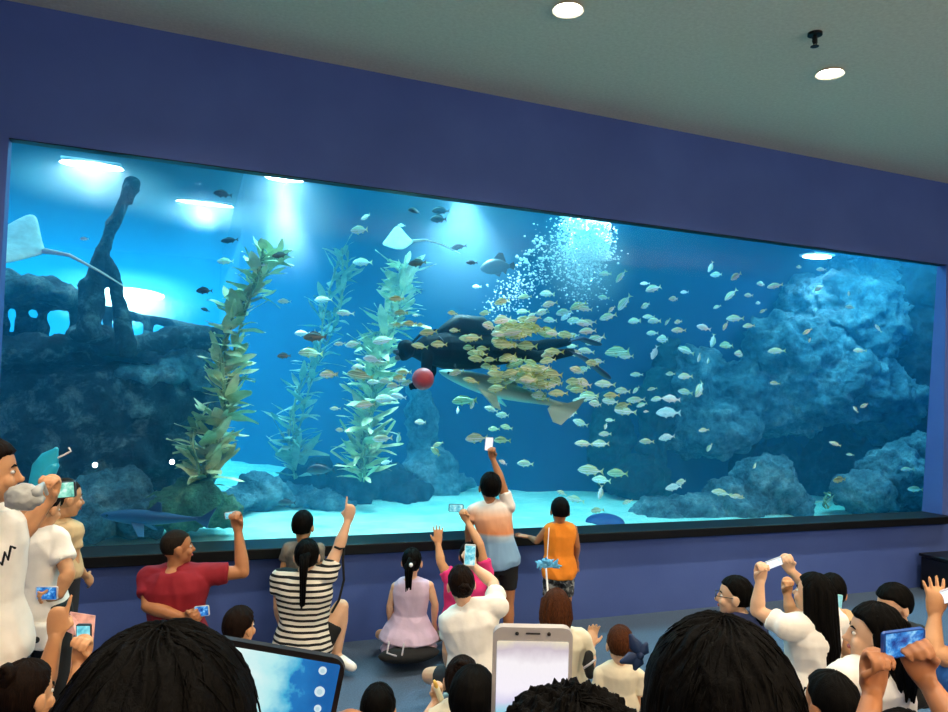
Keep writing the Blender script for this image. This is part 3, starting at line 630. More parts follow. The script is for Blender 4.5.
        limb(bm,h,K,.078*s,.052*s,1.04); limb(bm,K,An,.05*s,.034*s,1.12)
        if barefoot: tube(bm,[An-(toe-An)*.25,An.lerp(toe,.4),toe],[.036*s,.038*s,.03*s],12,flat=(1,.7),up=Vector((0,0,1)))
        else: limb(bm,An,An.lerp(toe,.3),.03*s,.028*s,1)
        if not dress:
            q=1.0 if long_pants else .62
            tube(pt,[h-(K-h)*.18,h,h.lerp(K,q*.6),h.lerp(K,q)],[.085*s,.094*s,.082*s,(.076*s if not long_pants else .066*s)],16,round_ends=False)
            if long_pants: limb(pt,K-(An-K)*.05,K.lerp(An,.92),.066*s,.046*s,1.02,ends=False)
        if not barefoot:
            sb=bmesh.new(); tube(sb,[An-(toe-An)*.22-up*.02*s,An.lerp(toe,.35)-up*.012*s,toe],[.040*s,.043*s,.034*s],14,flat=(.95,.9)); part('shoe',sb,plain('shoe '+shoe,shoe,.5),root)
    vv=v or max(.0046,.0058*s)
    vox('body',bm,skin,root,vv,3)
    if not dress: 
        torso(pt,PE,N,right,s,.010*s,top=.19,bot=-.17,wide=wide); vox('trousers' if long_pants else 'shorts',pt,bottom,root,.009*max(s,.75),3,fold*.5,seed+3)
    else:
        pt.free(); sk=bmesh.new(); zb=.10; pts=[];seg=40; rings=[]
        for t in range(9):
            u_=t/8; c=PE.lerp(Vector((PE.x,PE.y,zb)),u_)+up*.08*s*(1-u_); rw=(.15+.13*u_**.8)*s; rings.append([sk.verts.new(c+right*math.cos(q)*rw*(1+.05*math.sin(q*9)*u_)+F*math.sin(q)*rw*.8*(1+.05*math.sin(q*9)*u_)) for q in [2*PI*k/seg for k in range(seg)]])
        for A_,B_ in zip(rings,rings[1:]):
            for k in range(seg): sk.faces.new((A_[k],B_[k],B_[(k+1)%seg],A_[(k+1)%seg]))
        sk.faces.new(rings[0]); sk.faces.new(list(reversed(rings[-1]))); vox('skirt',sk,dress,root,.009,2,.008,seed)
    o=vox('vest' if vest else 'dress_top' if dress else 'shirt',sl,shirt,root,.0085*max(s,.75),3,fold,seed)
    hair(root,H,A,hs,hr,hm,seed,vol,detail)
    if face_on: face(root,H,A,hs,glasses)
    return root,hands
# ---------------------------------------------------------------- things held
def screen_mat(n,stops,scale=6,strength=1.0,seed=0):
    t=NT(n); v=t.coord(); c=t.noise(v,scale*8,3,.6,.3); mp=v.node; mp.inputs['Location'].default_value=(seed,seed*2,0)
    r=t.ramp(c,[(p,srgb(q)) for p,q in stops]); t.set(Base_Color=(.01,.01,.01,1),Roughness=.15,Emission_Strength=strength); t.link(r,t.b.inputs['Emission Color']); return t.m
SCR_C=screen_mat('phone screen showing the tank',[(.3,'#1c8fae'),(.5,'#7fd8e4'),(.65,'#d8f6f4')],3,1.1,1)
SCR_W=screen_mat('bright phone screen',[(.3,'#cfe6f4'),(.5,'#f4f8ff'),(.7,'#ffffff')],3,1.15,2)
SCR_B=screen_mat('deep blue phone screen',[(.35,'#0c3a8c'),(.5,'#2f86d8'),(.65,'#9fe0ff')],4,1.0,3)
SCR_G=screen_mat('green tinted phone screen',[(.3,'#1f8a78'),(.5,'#8fe0c8'),(.65,'#e4fff4')],3,1.1,4)
def phone(label,p,w,h,up=(0,-1,0),out=(0,0,-1),case='#d8d8dc',scr=None,name='mobile_phone',th=.009,rt=0,dots=False,extra=None):
    """up/out given in picture axes (right, down, away); out is the way the screen looks"""
    V=lambda q:(CR*q[0]-CU*q[1]+FW*q[2]).normalized()
    U=V(up); O=V(out); U=(U-O*U.dot(O)).normalized(); S_=U.cross(O)
    e=empty(name,p); e.matrix_world=Matrix.Translation(p)@Matrix((S_,U,O)).transposed().to_4x4(); tag(e,label,'tablet' if name=='tablet' else 'phone')
    def rr(bm,w,h,z0,z1,r,mi=0):
        pts=[]
        for cx,cy,a0 in ((w/2-r,h/2-r,0),(-w/2+r,h/2-r,90),(-w/2+r,-h/2+r,180),(w/2-r,-h/2+r,270)):
            for k in range(6): a=R(a0+k*18); pts.append((cx+r*math.cos(a),cy+r*math.sin(a)))
        A=[bm.verts.new((x,y,z0)) for x,y in pts]; B=[bm.verts.new((x,y,z1)) for x,y in pts]; n=len(pts)
        bm.faces.new(list(reversed(A))); bm.faces.new(B)
        for i in range(n): bm.faces.new((A[i],A[(i+1)%n],B[(i+1)%n],B[i]))
    bm=bmesh.new(); rr(bm,w,h,-th/2,th/2,w*.12); o=mesh_obj('case',bm,plain('phone case '+case,case,.35),smooth=False); o.parent=e
    bm=bmesh.new(); mt=.055 if name!='tablet' else .03; rr(bm,w*.9,h*(1-2*mt*(1.6 if extra else 1)),th/2,th/2+.0008,w*.02); o=mesh_obj('screen',bm,scr or SCR_C,smooth=False); o.parent=e
    bm=bmesh.new(); disc(bm,(-w*.3,h*.4,-th/2-.001),w*.07,.003,16); o=mesh_obj('camera_lens',bm,plain('dark lens','#08090b',.1),smooth=False); o.parent=e
    if extra:
        bm=bmesh.new(); tube(bm,[(-w*.08,h*.462,th/2),(w*.08,h*.462,th/2)],.0009,6); o=mesh_obj('speaker_slot',bm,plain('dark slot','#1a1a1c',.4)); o.parent=e
        bm=bmesh.new(); disc(bm,(-w*.2,h*.462,th/2),.0017,.002,14); o=mesh_obj('front_camera',bm,plain('dark slot','#1a1a1c',.4)); o.parent=e
        bm=bmesh.new(); disc(bm,(w*.2,h*.462,th/2),.0017,.002,14); o=mesh_obj('proximity_sensor',bm,plain('dark slot','#1a1a1c',.4)); o.parent=e
    return e
# ---------------------------------------------------------------- the crowd
HANDS={}
def hold(key,root_hands): HANDS[key]=root_hands[1]
# man in red
person('person kneeling in a dark red T-shirt, cropped hair, raising a small phone',1.05,4.5,(178,547),(176,566),(176,650),(150,578),(203,575,.05),
 armL=[(148,606,-.1),(184,618,-.18),(1,.3,-.1),'grip'],armR=[(243,572,.1),(238,530,.15),(-.15,1,.1),'grip'],legs='kneel',skin=SKD,fa=58,fp=3,shirt=C_RED,sleeve=.62,bottom=C_GREY,hr='crop bald',hm=HS,seed=2,hs=.95,long_pants=True)
phone('small silver phone held up by the man in the red T-shirt',P(231,515,4.66),.04,.075,(-1,.15,0),(.15,0,-1),'#c9ccd6',SCR_C)
phone('phone with a blue and white lit screen just below the man in red',P(202,611,4.3),.06,.085,(-1,.1,0),(0,0,-1),'#d8d8d8',SCR_B)
# striped woman and the child in front of her
person('person kneeling in a black and white striped T-shirt, one arm pointing up at the tank',1.0,4.85,(307,556),(305,572),(303,648),(281,579),(327,574),
 armL=[(279,606),(283,628,.12),(.3,-1,.4),'relax'],armR=[(338,549,.05),(348,521,.1),(.18,1,.05),'point',(0,.2,-1)],legs='kneel',fa=-5,fp=8,shirt=C_STRIPE,sleeve=.5,bottom=C_BLACK,hr='pony long',hm=HB,seed=3,skin=SKL,
 kn=[None,((341,607,.1),(336,655,.08),(.75,.35,-.4))],hs=1.0)
o=empty('wrist_strap',P(339,549,4.9)); tag(o,'black strap hanging from the wrist of the person in stripes','strap')
bm=bmesh.new(); tube(bm,[P(335,547,4.87),P(340,549,4.86),P(344,548,4.88),P(343,560,4.88),P(344,580,4.88),P(339,600,4.86),P(332,612,4.83)],[.008]*7,8); part('band',bm,C_BLACK,o)
person('small person with round black hair, in front of the kneeling person in stripes',.62,5.2,(303,526),(302,542),(300,590),(288,549),(318,549),legs='stand',fa=5,fp=5,shirt=cloth('black and cream print','#6a6258',.8),sleeve=.5,bottom=C_GREY,hr='short',seed=4,hs=.92)
# lilac dress
person('small person sitting in a pale lilac sleeveless dress with a long black ponytail',.68,5.15,(412,562),(412,577),(409,634),(396,587),(429,586),
 armL=[(390,606),(391,628,.05),(0,-1,.2),'relax'],armR=[(435,604),(434,624,.05),(0,-1,.3),'relax'],legs='sit',fa=5,fp=8,shirt=C_LILAC,vest=True,dress=C_LILAC,hr='pony',seed=5,hs=.86,skin=SKL)
o=empty('hair_clip',P(411,566,5.0)); tag(o,'small white clip in the ponytail of the person in the lilac dress','hair clip'); bm=bmesh.new(); ellip(bm,P(411,565,5.0),(.014,.012,.014)); part('clip',bm,plain('white plastic','#f2f2f2',.3),o)
e=empty('backpack',P(400,652,5.1)); tag(e,'black bag with pale straps lying under the lilac dress','bag'); bm=bmesh.new(); rock_bm(bm,P(409,652,5.0)+Vector((0,0,-.015)),(.21,.1,.05),61,4,.06); part('bag_body',bm,C_BLACK,e)
bm=bmesh.new(); tube(bm,[P(389,642,4.90),P(387,653,4.86),P(396,656,4.84)],.006,8); tube(bm,[P(404,644,4.88),P(402,655,4.84)],.006,8); part('strap',bm,plain('pale webbing','#b9b3bc',.7),e)
# pink girl
person('person in a hot pink T-shirt with both arms raised, phone in one hand',.82,5.2,(469,556),(466,572),(462,628),(449,577),(485,573),
 armL=[(441,563),(438,544,.05),(0,1,.2),'open'],armR=[(480,545),(467,521,.1),(-.45,1,0),'grip'],legs='kneel',fa=0,fp=8,shirt=C_PINK,sleeve=.45,bottom=C_BLACK,hr='short',hm=HD,seed=6)
phone('phone held sideways high with a cyan screen, left of the tall boy\'s head',P(456,508,5.3),.055,.105,(-1,-.05,0),(.1,0,-1),'#26292e',SCR_C)
# white shirt bun
person('person sitting in a white T-shirt, dark hair in a bun, holding up a white phone',.93,4.2,(461,584),(466,604),(478,672),(452,620),(497,606),
 armL=[(448,650),(452,676,.2),(.6,-.6,.5),'relax'],armR=[(493,583,.15),(473,566,.25),(-.5,1,.1),'grip'],legs='sit',fa=-12,fp=10,hroll=-6,shirt=C_WHITE,sleeve=.6,bottom=C_GREY,hr='bun',hm=HD,seed=7,skin=SKL,hs=.95)
phone('white phone held upright in front of the hot pink shirt',P(470,555,4.4),.066,.125,(.05,-1,0),(0,0,-1),'#f4f4f4',SCR_C)
# tall boy
person('standing person in a white, orange and blue jersey, reaching high with a white phone',.78,5.5,(490,487),(490,500),(500,562),(474,511),(508,506),
 armL=[(469,527),(468,545,.1),(0,-1,.3),'relax'],armR=[(501,480),(493,459,.05),(-.15,1,0),'grip'],legs='stand',fa=-8,fp=18,shirt=C_TRI,sleeve=.5,bottom=C_BLACK,hr='short',seed=8,hs=.98,skin=SKD)
phone('small phone with a blank white screen, raised highest of all above the sand',P(489,444,5.55),.058,.1,(.08,-1,0),(0,0,-1),'#f4f4f4',SCR_W)
# orange vest boy
person('small standing person in an orange sleeveless vest and camouflage shorts at the black ledge',.66,5.6,(560,511),(560,521),(559,573),(547,530),(573,529),
 armL=[(537,541,.05),(529,537,.15),(-1,.1,.3),'open',(0,1,.2)],armR=[(577,546),(576,560,.1),(0,-1,.3),'relax'],legs='stand',fa=0,fp=0,shirt=C_ORANGE,vest=True,bottom=C_CAMO,hr='short',seed=9,hs=.86,skin=SKD)
# girl with brown hair
person('seated person with long reddish brown hair, right of the big foreground phone',.87,4.25,(556,608),(557,628),(560,690),(537,641),(582,640),
 armR=[(590,664),(591,646,.2),(.2,1,.4),'relax'],legs='sit',fa=5,fp=2,shirt=C_CREAM,sleeve=.6,bottom=C_JEAN,hr='long',hm=HR,seed=10,hs=.92,skin=SKL)
e=empty('balloon_stick',P(548,600,4.35)); tag(e,'toy wand with a shiny blue star burst on a white stick','toy')
bm=bmesh.new(); tube(bm,[P(549,606,4.4),P(546,568,4.5)],.006,8); tube(bm,[P(547,560,4.42),P(549,528,4.5)],.003,6); part('stick',bm,plain('white plastic','#f2f2f2',.3),e)
bm=bmesh.new(); rr_=random.Random(2)
for q in range(16):
    a=q*2.4; c=P(547+rr_.uniform(-8,8),563+rr_.uniform(-3,3),4.42); dd=Vector((math.cos(a),rr_.uniform(-.5,.5),math.sin(a)*.8)); tube(bm,[c,c+dd*.04],[.016,.003],8)
part('star_burst',bm,plain('shiny light blue foil','#5fb4e6',.2,.3,20),e)
# toddler
person('toddler sized person with short brown hair in a cream shirt, nearest the blue bow',.56,3.95,(620,645),(620,662),(617,705),(601,674),(638,676),legs='sit',fa=2,fp=-2,shirt=C_CREAM,sleeve=.6,bottom=C_JEAN,hr='short',hm=HR,seed=11,hs=.86,skin=SKL)
e=empty('sandal',P(589,664,4.15)); tag(e,'dark child\'s sandal beside the toddler\'s elbow','shoe'); bm=bmesh.new(); tube(bm,[P(589,655,4.15),P(588,664,4.13),P(590,674,4.1)],[.025,.032,.026],12); part('sole',bm,C_BLACK,e); bm=bmesh.new(); tube(bm,[P(584,668,4.08),P(590,664,4.06),P(595,660,4.08)],.006,8); part('strap',bm,plain('pale webbing','#b9b3bc',.7),e)
# girl with glasses
person('person in a navy top with black glasses and a ponytail, face turned to the side',.9,4.1,(734,596),(742,617),(746,672),(733,630,-.14),(757,628,.16),
 armL=[(728,655,-.1),(735,676,0),(.5,-.6,.5),'relax'],armR=[(766,655,.1),(766,676,.0),(0,-.8,.4),'relax'],legs='sit',fa=-72,fp=0,shirt=C_NAVY,sleeve=.4,bottom=C_GREY,hr='pony long low',seed=12,glasses=True,skin=SKL,hs=.95)
# long hair woman
person('person in a white T-shirt with very long straight black hair, both hands lifted',.9,3.75,(812,594),(812,618),(812,690),(784,626,-.1),(836,622,.15),
 armL=[(757,611),(760,582),(.1,1,.1),'grip'],armR=[(812,592,.35),(791,571,.25),(-.5,1,0),'grip'],legs='sit',fa=-42,fp=8,shirt=C_WHITE,sleeve=.5,bottom=C_BLACK,hr='verylong',seed=13,skin=SKL)
phone('small silver phone between two raised hands in front of the blue wall',P(774,563,3.85),.045,.09,(-1,.35,0),(.1,.2,-1),'#b9bec8',SCR_W)
# person behind with cyan phone
person('person with short black hair and beige shirt, holding a cyan phone',.88,4.15,(832,592),(833,612),(836,680),(812,622),(850,622),
 armL=[(791,612,.05),(787,594,.1),(0,1,0),'fist'],armR=[(846,650,-.15),(838,626,-.2),(-.05,1,0),'grip'],legs='sit',fa=20,fp=5,shirt=C_BEIGE,sleeve=.5,bottom=C_GREY,hr='short',seed=14,skin=SK)
phone('slim phone with a pale cyan back held upright at the edge of the black hair',P(838,604,4.0),.045,.1,(.15,-1,0),(.3,0,-1),'#9fe6e4',screen_mat('pale cyan phone screen',[(.3,'#7fd4d4'),(.6,'#bff2ee')],2,.9,6))
# face looking left, far right
person('person with glossy black hair leaning forward, face turned down, near the dark cabinet',.88,4.2,(893,606),(900,626),(912,690),(882,640,-.15),(920,636,.15),
 armL=[(872,655,-.1),(878,630,-.1),(.2,.8,.2),'relax'],legs='sit',fa=-105,fp=-14,hroll=0,shirt=C_BLACK,sleeve=.3,bottom=C_GREY,hr='short',seed=15,vol=1.05,skin=SKL,hs=1.0)
# girl in front of her
person('person in a white T-shirt with long loose black hair, directly left of the blue phone',.9,2.85,(873,634),(872,662),(866,745),(842,680,-.1),(898,680,.1),
 armL=[(835,715),(850,740,.2),(.5,-.4,.4),'relax'],legs='sit',fa=-68,fp=0,shirt=C_WHITE,sleeve=.55,bottom=C_BLACK,hr='long',seed=16,skin=SKL,hs=.98)
# standing child with the blue phone, body below the frame
person('person mostly below the picture, both forearms raised to hold a blue phone',.8,1.5,(905,765),(905,815),(900,1010),(845,850),(965,850),
 armL=[(862,760,.0),(873,692,.12),(.12,1,.15),'grip'],armR=[(968,745),(926,680,.12),(-.4,1,.15),'grip'],legs='stand',fa=0,fp=5,shirt=C_GREY,sleeve=.45,bottom=C_BLACK,hr='short',seed=17,skin=SKD,hs=.9)
phone('blue phone with a bright screen held sideways between two raised forearms',P(903,643,1.62),.06,.1,(-1,.05,0),(.15,.1,-1),'#1c4fa8',SCR_B)
# raised arm far right
person('person in a blue sleeveless top at the right edge, one bent arm lifted',.85,2.6,(975,620),(985,650),(990,740),(962,662),(1010,662),
 armL=[(932,652),(935,616,.05),(.05,1,.1),'open',(0,.1,-1)],legs='sit',fa=0,fp=5,shirt=C_BLUE,sleeve=.3,bottom=C_BLACK,hr='short',seed=18,skin=SK)
phone('pale phone at the picture edge held by the hand with the spread thumb',P(946,596,2.65),.05,.09,(1,-.5,0),(-.2,.2,-1),'#c4cbe0',SCR_W)
person('person low down with cropped hair seen just above the bottom edge between two white shirts',.9,2.6,(828,704),(826,735),(826,830),(790,748),(865,748),legs='sit',fa=-25,fp=5,shirt=C_GREY,sleeve=.5,bottom=C_BLACK,hr='short',seed=19,skin=SKD,hs=.98)
# children, lower middle
person('child seen from behind with tied dark hair, holding something yellow near the floor',.66,3.05,(462,682),(462,702),(460,765),(440,716),(486,716),
 armL=[(426,722),(436,700,.1),(.1,1,.1),'grip'],legs='sit',fa=5,fp=-5,shirt=C_CREAM,sleeve=.5,bottom=C_GREY,hr='bun high',hm=HD,seed=20,hs=.9,skin=SKL)
e=empty('snack_bar',P(437,690,3.1)); tag(e,'yellow snack stick in a small raised hand near the carpet','snack'); bm=bmesh.new(); tube(bm,[P(435,683,3.1),P(440,696,3.1)],[.014,.016],10,flat=(1,.6)); part('snack',bm,plain('yellow wrapper','#f2c45a',.4),e)
bm=bmesh.new(); tube(bm,[P(437,689,3.1),P(441,699,3.1)],[.017,.018],10,flat=(1,.7)); part('wrapper',bm,plain('cream paper','#f5e9c8',.5),e)
person('person with wavy dark hair low in front of the white T-shirt with the bun',.85,2.35,(473,700),(473,732),(473,830),(440,746),(510,746),legs='sit',fa=8,fp=0,shirt=C_GREY,sleeve=.5,bottom=C_BLACK,hr='short',hm=HB,seed=21,hs=.86,vol=1.05)
person('small person whose black hair just rises over the bottom edge left of centre',.8,2.6,(378,709),(378,736),(378,820),(348,750),(408,750),legs='sit',fa=0,fp=0,shirt=C_GREY,sleeve=.5,bottom=C_BLACK,hr='short',seed=22,hs=.74)
person('little person with brown hair peeking up between the man in red and the tablet',.6,3.85,(240,627),(240,645),(240,690),(222,656),(258,656),legs='sit',fa=25,fp=0,shirt=C_BEIGE,sleeve=.5,bottom=C_GREY,hr='short',hm=HD,seed=23,hs=.9,skin=SK)
# left group
pw_=person('standing person in a white printed T-shirt at the left edge, raising a phone',.98,2.6,(-10,472),(-28,508),(-26,655),(-58,524,-.05),(-2,520,.1),
 armL=[(-20,560,.35),(14,520,.4),(1,.8,.2),'relax'],armR=[(20,534,.15),(46,503,.2),(.25,1,.1),'grip'],legs='stand',fa=60,fp=0,shirt=C_WHITE,sleeve=.42,bottom=C_JEAN,long_pants=True,hr='short',hm=HD,seed=24,skin=SK)
e=pw_[0]
bm=bmesh.new(); q=[(-8,572),(-2,560),(2,565),(5,552),(8,560),(11,546),(15,548)]; tube(bm,[P(x,y,2.455) for x,y in q],.004,6); part('lettering',bm,C_BLACK,e)
phone('phone held sideways with a green tinted screen beside the grey plastic bag',P(61,490,2.85),.062,.11,(-1,.06,0),(.1,0,-1),'#3a3c40',SCR_G)
e=empty('plastic_bag',P(24,498,2.55)); tag(e,'crumpled grey white plastic bag hanging from the raised arm','bag')
bm=bmesh.new(); rock_bm(bm,P(24,497,2.55),(.062,.04,.045),71,4,.2,2.2); tube(bm,[P(36,492,2.55),P(43,484,2.6),P(47,494,2.62)],[.02,.008,.006],8); part('film',bm,plain('milky plastic film','#b4b6b2',.3,.15,12),e)
e=empty('blue_bag',P(45,468,3.0)); tag(e,'light blue plastic pouch held up with a thin white rod','bag')
bm=bmesh.new(); tube(bm,[P(36,482,3.0),P(42,470,3.0),P(50,459,3.0),P(56,450,3.0)],[.03,.045,.04,.012],14,flat=(1,.5),up=FW); tube(bm,[P(46,478,3.0),P(54,466,3.0)],[.03,.02],10); part('pouch',bm,plain('light blue plastic','#25b4dc',.35,.15,14),e)
bm=bmesh.new(); tube(bm,[P(55,459,3.0),P(64,455,3.0),P(71,451,3.0),P(69,448,3.0)],.004,8); part('rod',bm,plain('white plastic','#f2f2f2',.3),e)
person('standing person in a plain white T-shirt with black trousers, looking down at a blue phone',.86,3.5,(44,508),(38,525),(38,612),(20,540),(57,541),
 armL=[(16,575),(28,592,.2),(1,.1,.3),'relax'],armR=[(68,573,-.05),(60,594,-.08),(-1,-.1,.1),'grip'],legs='stand',wide=.72,fa=15,fp=-15,shirt=C_WHITE,sleeve=.62,bottom=C_BLACK,long_pants=True,hr='short',hm=HD,seed=25,skin=SK)
phone('phone with a blue screen held low, touched by a pointing finger',P(47,593,3.40),.06,.1,(-1,0,0),(0,0,-1),'#e6e8ee',SCR_B)
person('small person in a pale shirt with cropped hair, half hidden by the green tinted phone',.72,3.9,(66,498),(57,518),(54,572),(42,530),(70,530),legs='stand',fa=40,fp=-5,shirt=C_BEIGE,sleeve=.5,bottom=C_GREY,hr='crop',hm=HS,seed=26,skin=SK,hs=.9)
person('person with dark hair tied on top, one finger pointing up, bottom left corner',.92,2.3,(26,695),(30,730),(30,830),(-14,748),(70,748),
 armL=[(42,692,.3),(56,636,.3),(.1,1,0),'point',(.2,0,-1)],armR=[(72,712,.2),(79,664,.3),(.2,1,.1),'grip'],legs='sit',fa=20,fp=-5,shirt=C_BLACK,sleeve=.45,bottom=C_BLACK,hr='bun high',hm=HD,seed=27,skin=SK)
phone('phone held upright with a cyan screen in front of the pink paper',P(84,638,2.64),.052,.1,(0,-1,0),(0,0,-1),'#22201f',SCR_C)
e=empty('handbag',P(30,640,3.38)); tag(e,'white handbag with a round dark clasp at the bottom left','bag')
bm=bmesh.new(); box(bm,(-.075,-.03,-.06),(.075,.03,.06),bev=.015); Mx=Matrix.Translation(P(31,635,3.38))@Matrix.Rotation(R(12),4,'Y'); bmesh.ops.transform(bm,matrix=Mx,verts=bm.verts); part('bag_body',bm,C_WHITE,e)
bm=bmesh.new(); ellip(bm,P(36,640,3.335),(.015,.008,.015)); part('clasp',bm,C_BLACK,e)
bm=bmesh.new(); tube(bm,[P(18,641,3.335),P(36,640,3.335)],.005,6); part('strap',bm,plain('grey strap','#77736c',.6),e)
e=empty('paper_sheet',P(79,626,3.1)); tag(e,'folded pink printed paper behind the upright phone','paper')
bm=bmesh.new(); g=[P(60,628,3.1),P(70,612,3.12),P(95,616,3.14),P(93,640,3.1),P(76,636,3.04)]; a=[bm.verts.new(p) for p in g]; b=[bm.verts.new(p+FW*.006) for p in g]; bm.faces.new(a); bm.faces.new(list(reversed(b)))
for i in range(5): bm.faces.new((a[i],b[i],b[(i+1)%5],a[(i+1)%5]))
part('sheet',bm,plain('pink printed paper','#e8a8a0',.6,.35,26),e,False)
# ---------------------------------------------------------------- nearest heads and screens
person('near person seen from behind, huge smooth black hair on the left, next to the tablet',.95,.66,(160,768),(160,880),(157,1400),(10,900),(310,900),legs='stand',fa=0,fp=0,shirt=C_BLACK,sleeve=.5,bottom=C_BLACK,long_pants=True,armR=[(350,960,.2),(354,790,.36),(-.1,1,.1),'grip'],hr='short',hm=HB,seed=31,vol=1.1,detail=2,skin=SKD,v=.007)
r_=person('near person seen from behind, big round black hair with a navy bow on its side',1.0,.86,(717,728),(717,826),(717,1220),(600,850),(840,850),legs='stand',fa=0,fp=0,shirt=C_BLACK,sleeve=.5,bottom=C_BLACK,long_pants=True,hr='short',hm=HB,seed=32,vol=1.06,detail=2,skin=SKD,v=.007)[0]
bm=bmesh.new(); c=P(640,655,.86)
for a,l in ((115,.024),(200,.022),(60,.014),(250,.016)):
    dd=CR*math.cos(R(a))+CU*math.sin(R(a)); tube(bm,[c,c+dd*l*.5,c+dd*l],[.003,.008,.003],8,flat=(1,.5),up=FW)
ellip(bm,c,(.005,.005,.005)); part('hair_bow',bm,plain('navy ribbon','#1f3a66',.5),r_)
person('near person at the bottom centre with fuzzy dark hair, under the big white phone',.93,.60,(570,832),(570,960),(570,1500),(420,1010),(720,1010),armL=[(400,1250,.05),(520,840,.13),(.1,1,0),'grip'],legs='stand',fa=0,fp=0,shirt=C_GREY,sleeve=.5,bottom=C_BLACK,long_pants=True,hr='short fuzzy',hm=HB,seed=33,vol=1.0,detail=2,skin=SKD,v=.007)
phone('big white smartphone held upright close to the camera with a glaring screen',P(531,702,.70),.074,.146,(.02,-1,0),(0,.05,-1),'#b8b6b8',None,extra=1)
t_=phone('tablet with a glowing camera view of the tank and round white buttons',P(250,703,1.02),.165,.235,(-.98,-.2,0),(.08,0,-1),'#1c1a1c',None,name='tablet',th=.012)
# ---------------------------------------------------------------- what the two near screens show
def child_named(root,n): return [c for c in root.children if c.name.split('.')[0]==n][0]
def wash(name,stops,loc=(0,0,0),axis=1,size=.14,strength=1.0,nz=.25):
    t=NT(name); c=t.new('ShaderNodeTexCoord'); n=t.new('ShaderNodeTexNoise'); n.inputs['Scale'].default_value=38; n.inputs['Detail'].default_value=5; t.link(c.outputs['Object'],n.inputs['Vector'])
    sp=t.new('ShaderNodeSeparateXYZ'); t.link(c.outputs['Object'],sp.inputs[0]); mr=t.new('ShaderNodeMapRange'); mr.inputs[1].default_value=-size/2; mr.inputs[2].default_value=size/2; t.link(sp.outputs[axis],mr.inputs[0])
    ad=t.new('ShaderNodeMath',operation='MULTIPLY_ADD'); ad.inputs[1].default_value=nz; t.link(n.outputs['Fac'],ad.inputs[0]); t.link(mr.outputs[0],ad.inputs[2]); sb=t.new('ShaderNodeMath',operation='SUBTRACT'); sb.inputs[1].default_value=nz/2; t.link(ad.outputs[0],sb.inputs[0])
    t.set(Base_Color=(.01,.01,.01,1),Roughness=.12,Emission_Strength=strength); t.link(t.ramp(sb.outputs[0],[(p,srgb(q)) for p,q in stops]),t.b.inputs['Emission Color']); return t.m
bigp=[o for o in bpy.data.objects if o.get('label','').startswith('big white smartphone')][0]
child_named(bigp,'screen').data.materials[0]=wash('glaring phone screen',[(.30,'#1f8fb4'),(.42,'#7fd0e0'),(.52,'#d8d4ee'),(.62,'#f6f0fa'),(.8,'#f8f2f6'),(.9,'#cdbfc8'),(.97,'#e8dcc0')],axis=1,size=.13,strength=1.0,nz=.16)
child_named(t_,'screen').data.materials[0]=wash('tablet camera view',[(.1,'#1560a8'),(.27,'#1f78c0'),(.30,'#49b4dc'),(.42,'#b4eef2'),(.6,'#e4fbf8'),(.8,'#bcf0f2')],axis=1,size=.235,strength=.95,nz=.3)
inv=t_.matrix_world.inverted()
for k,(px,py,r) in enumerate(((319,694,.007),(322,673,.0055),(317,711,.005))):
    p=inv@P(px,py,1.012); bm=bmesh.new(); disc(bm,(p.x,p.y,.0085),r,.0008,28); o=mesh_obj('round_button',bm,emit('white button','#d8eef6',.9),smooth=False); o.parent=t_
    bm=bmesh.new(); disc(bm,(p.x,p.y,.0092),r*.55,.0008,24); o2=mesh_obj('button_icon',bm,emit('pale button','#bfe0ec',.85),smooth=False); o2.parent=o
# cabinet at the far right by the wall
c=PY(931,588,5.1); c.x+=.5; e=empty('black_cabinet',(c.x+.3,WY-.3,0)); tag(e,'low black cabinet against the blue wall at the far right','cabinet')
bm=bmesh.new(); box(bm,(c.x-.2,WY-.5,0.0),(c.x+.7,WY-.06,.34),bev=.015); part('carcass',bm,plain('black laminate','#0b0b0e',.4),e,False)
bm=bmesh.new(); box(bm,(c.x-.22,WY-.52,.34),(c.x+.72,WY-.05,.37),bev=.008); part('top',bm,plain('black laminate','#0b0b0e',.4),e,False)
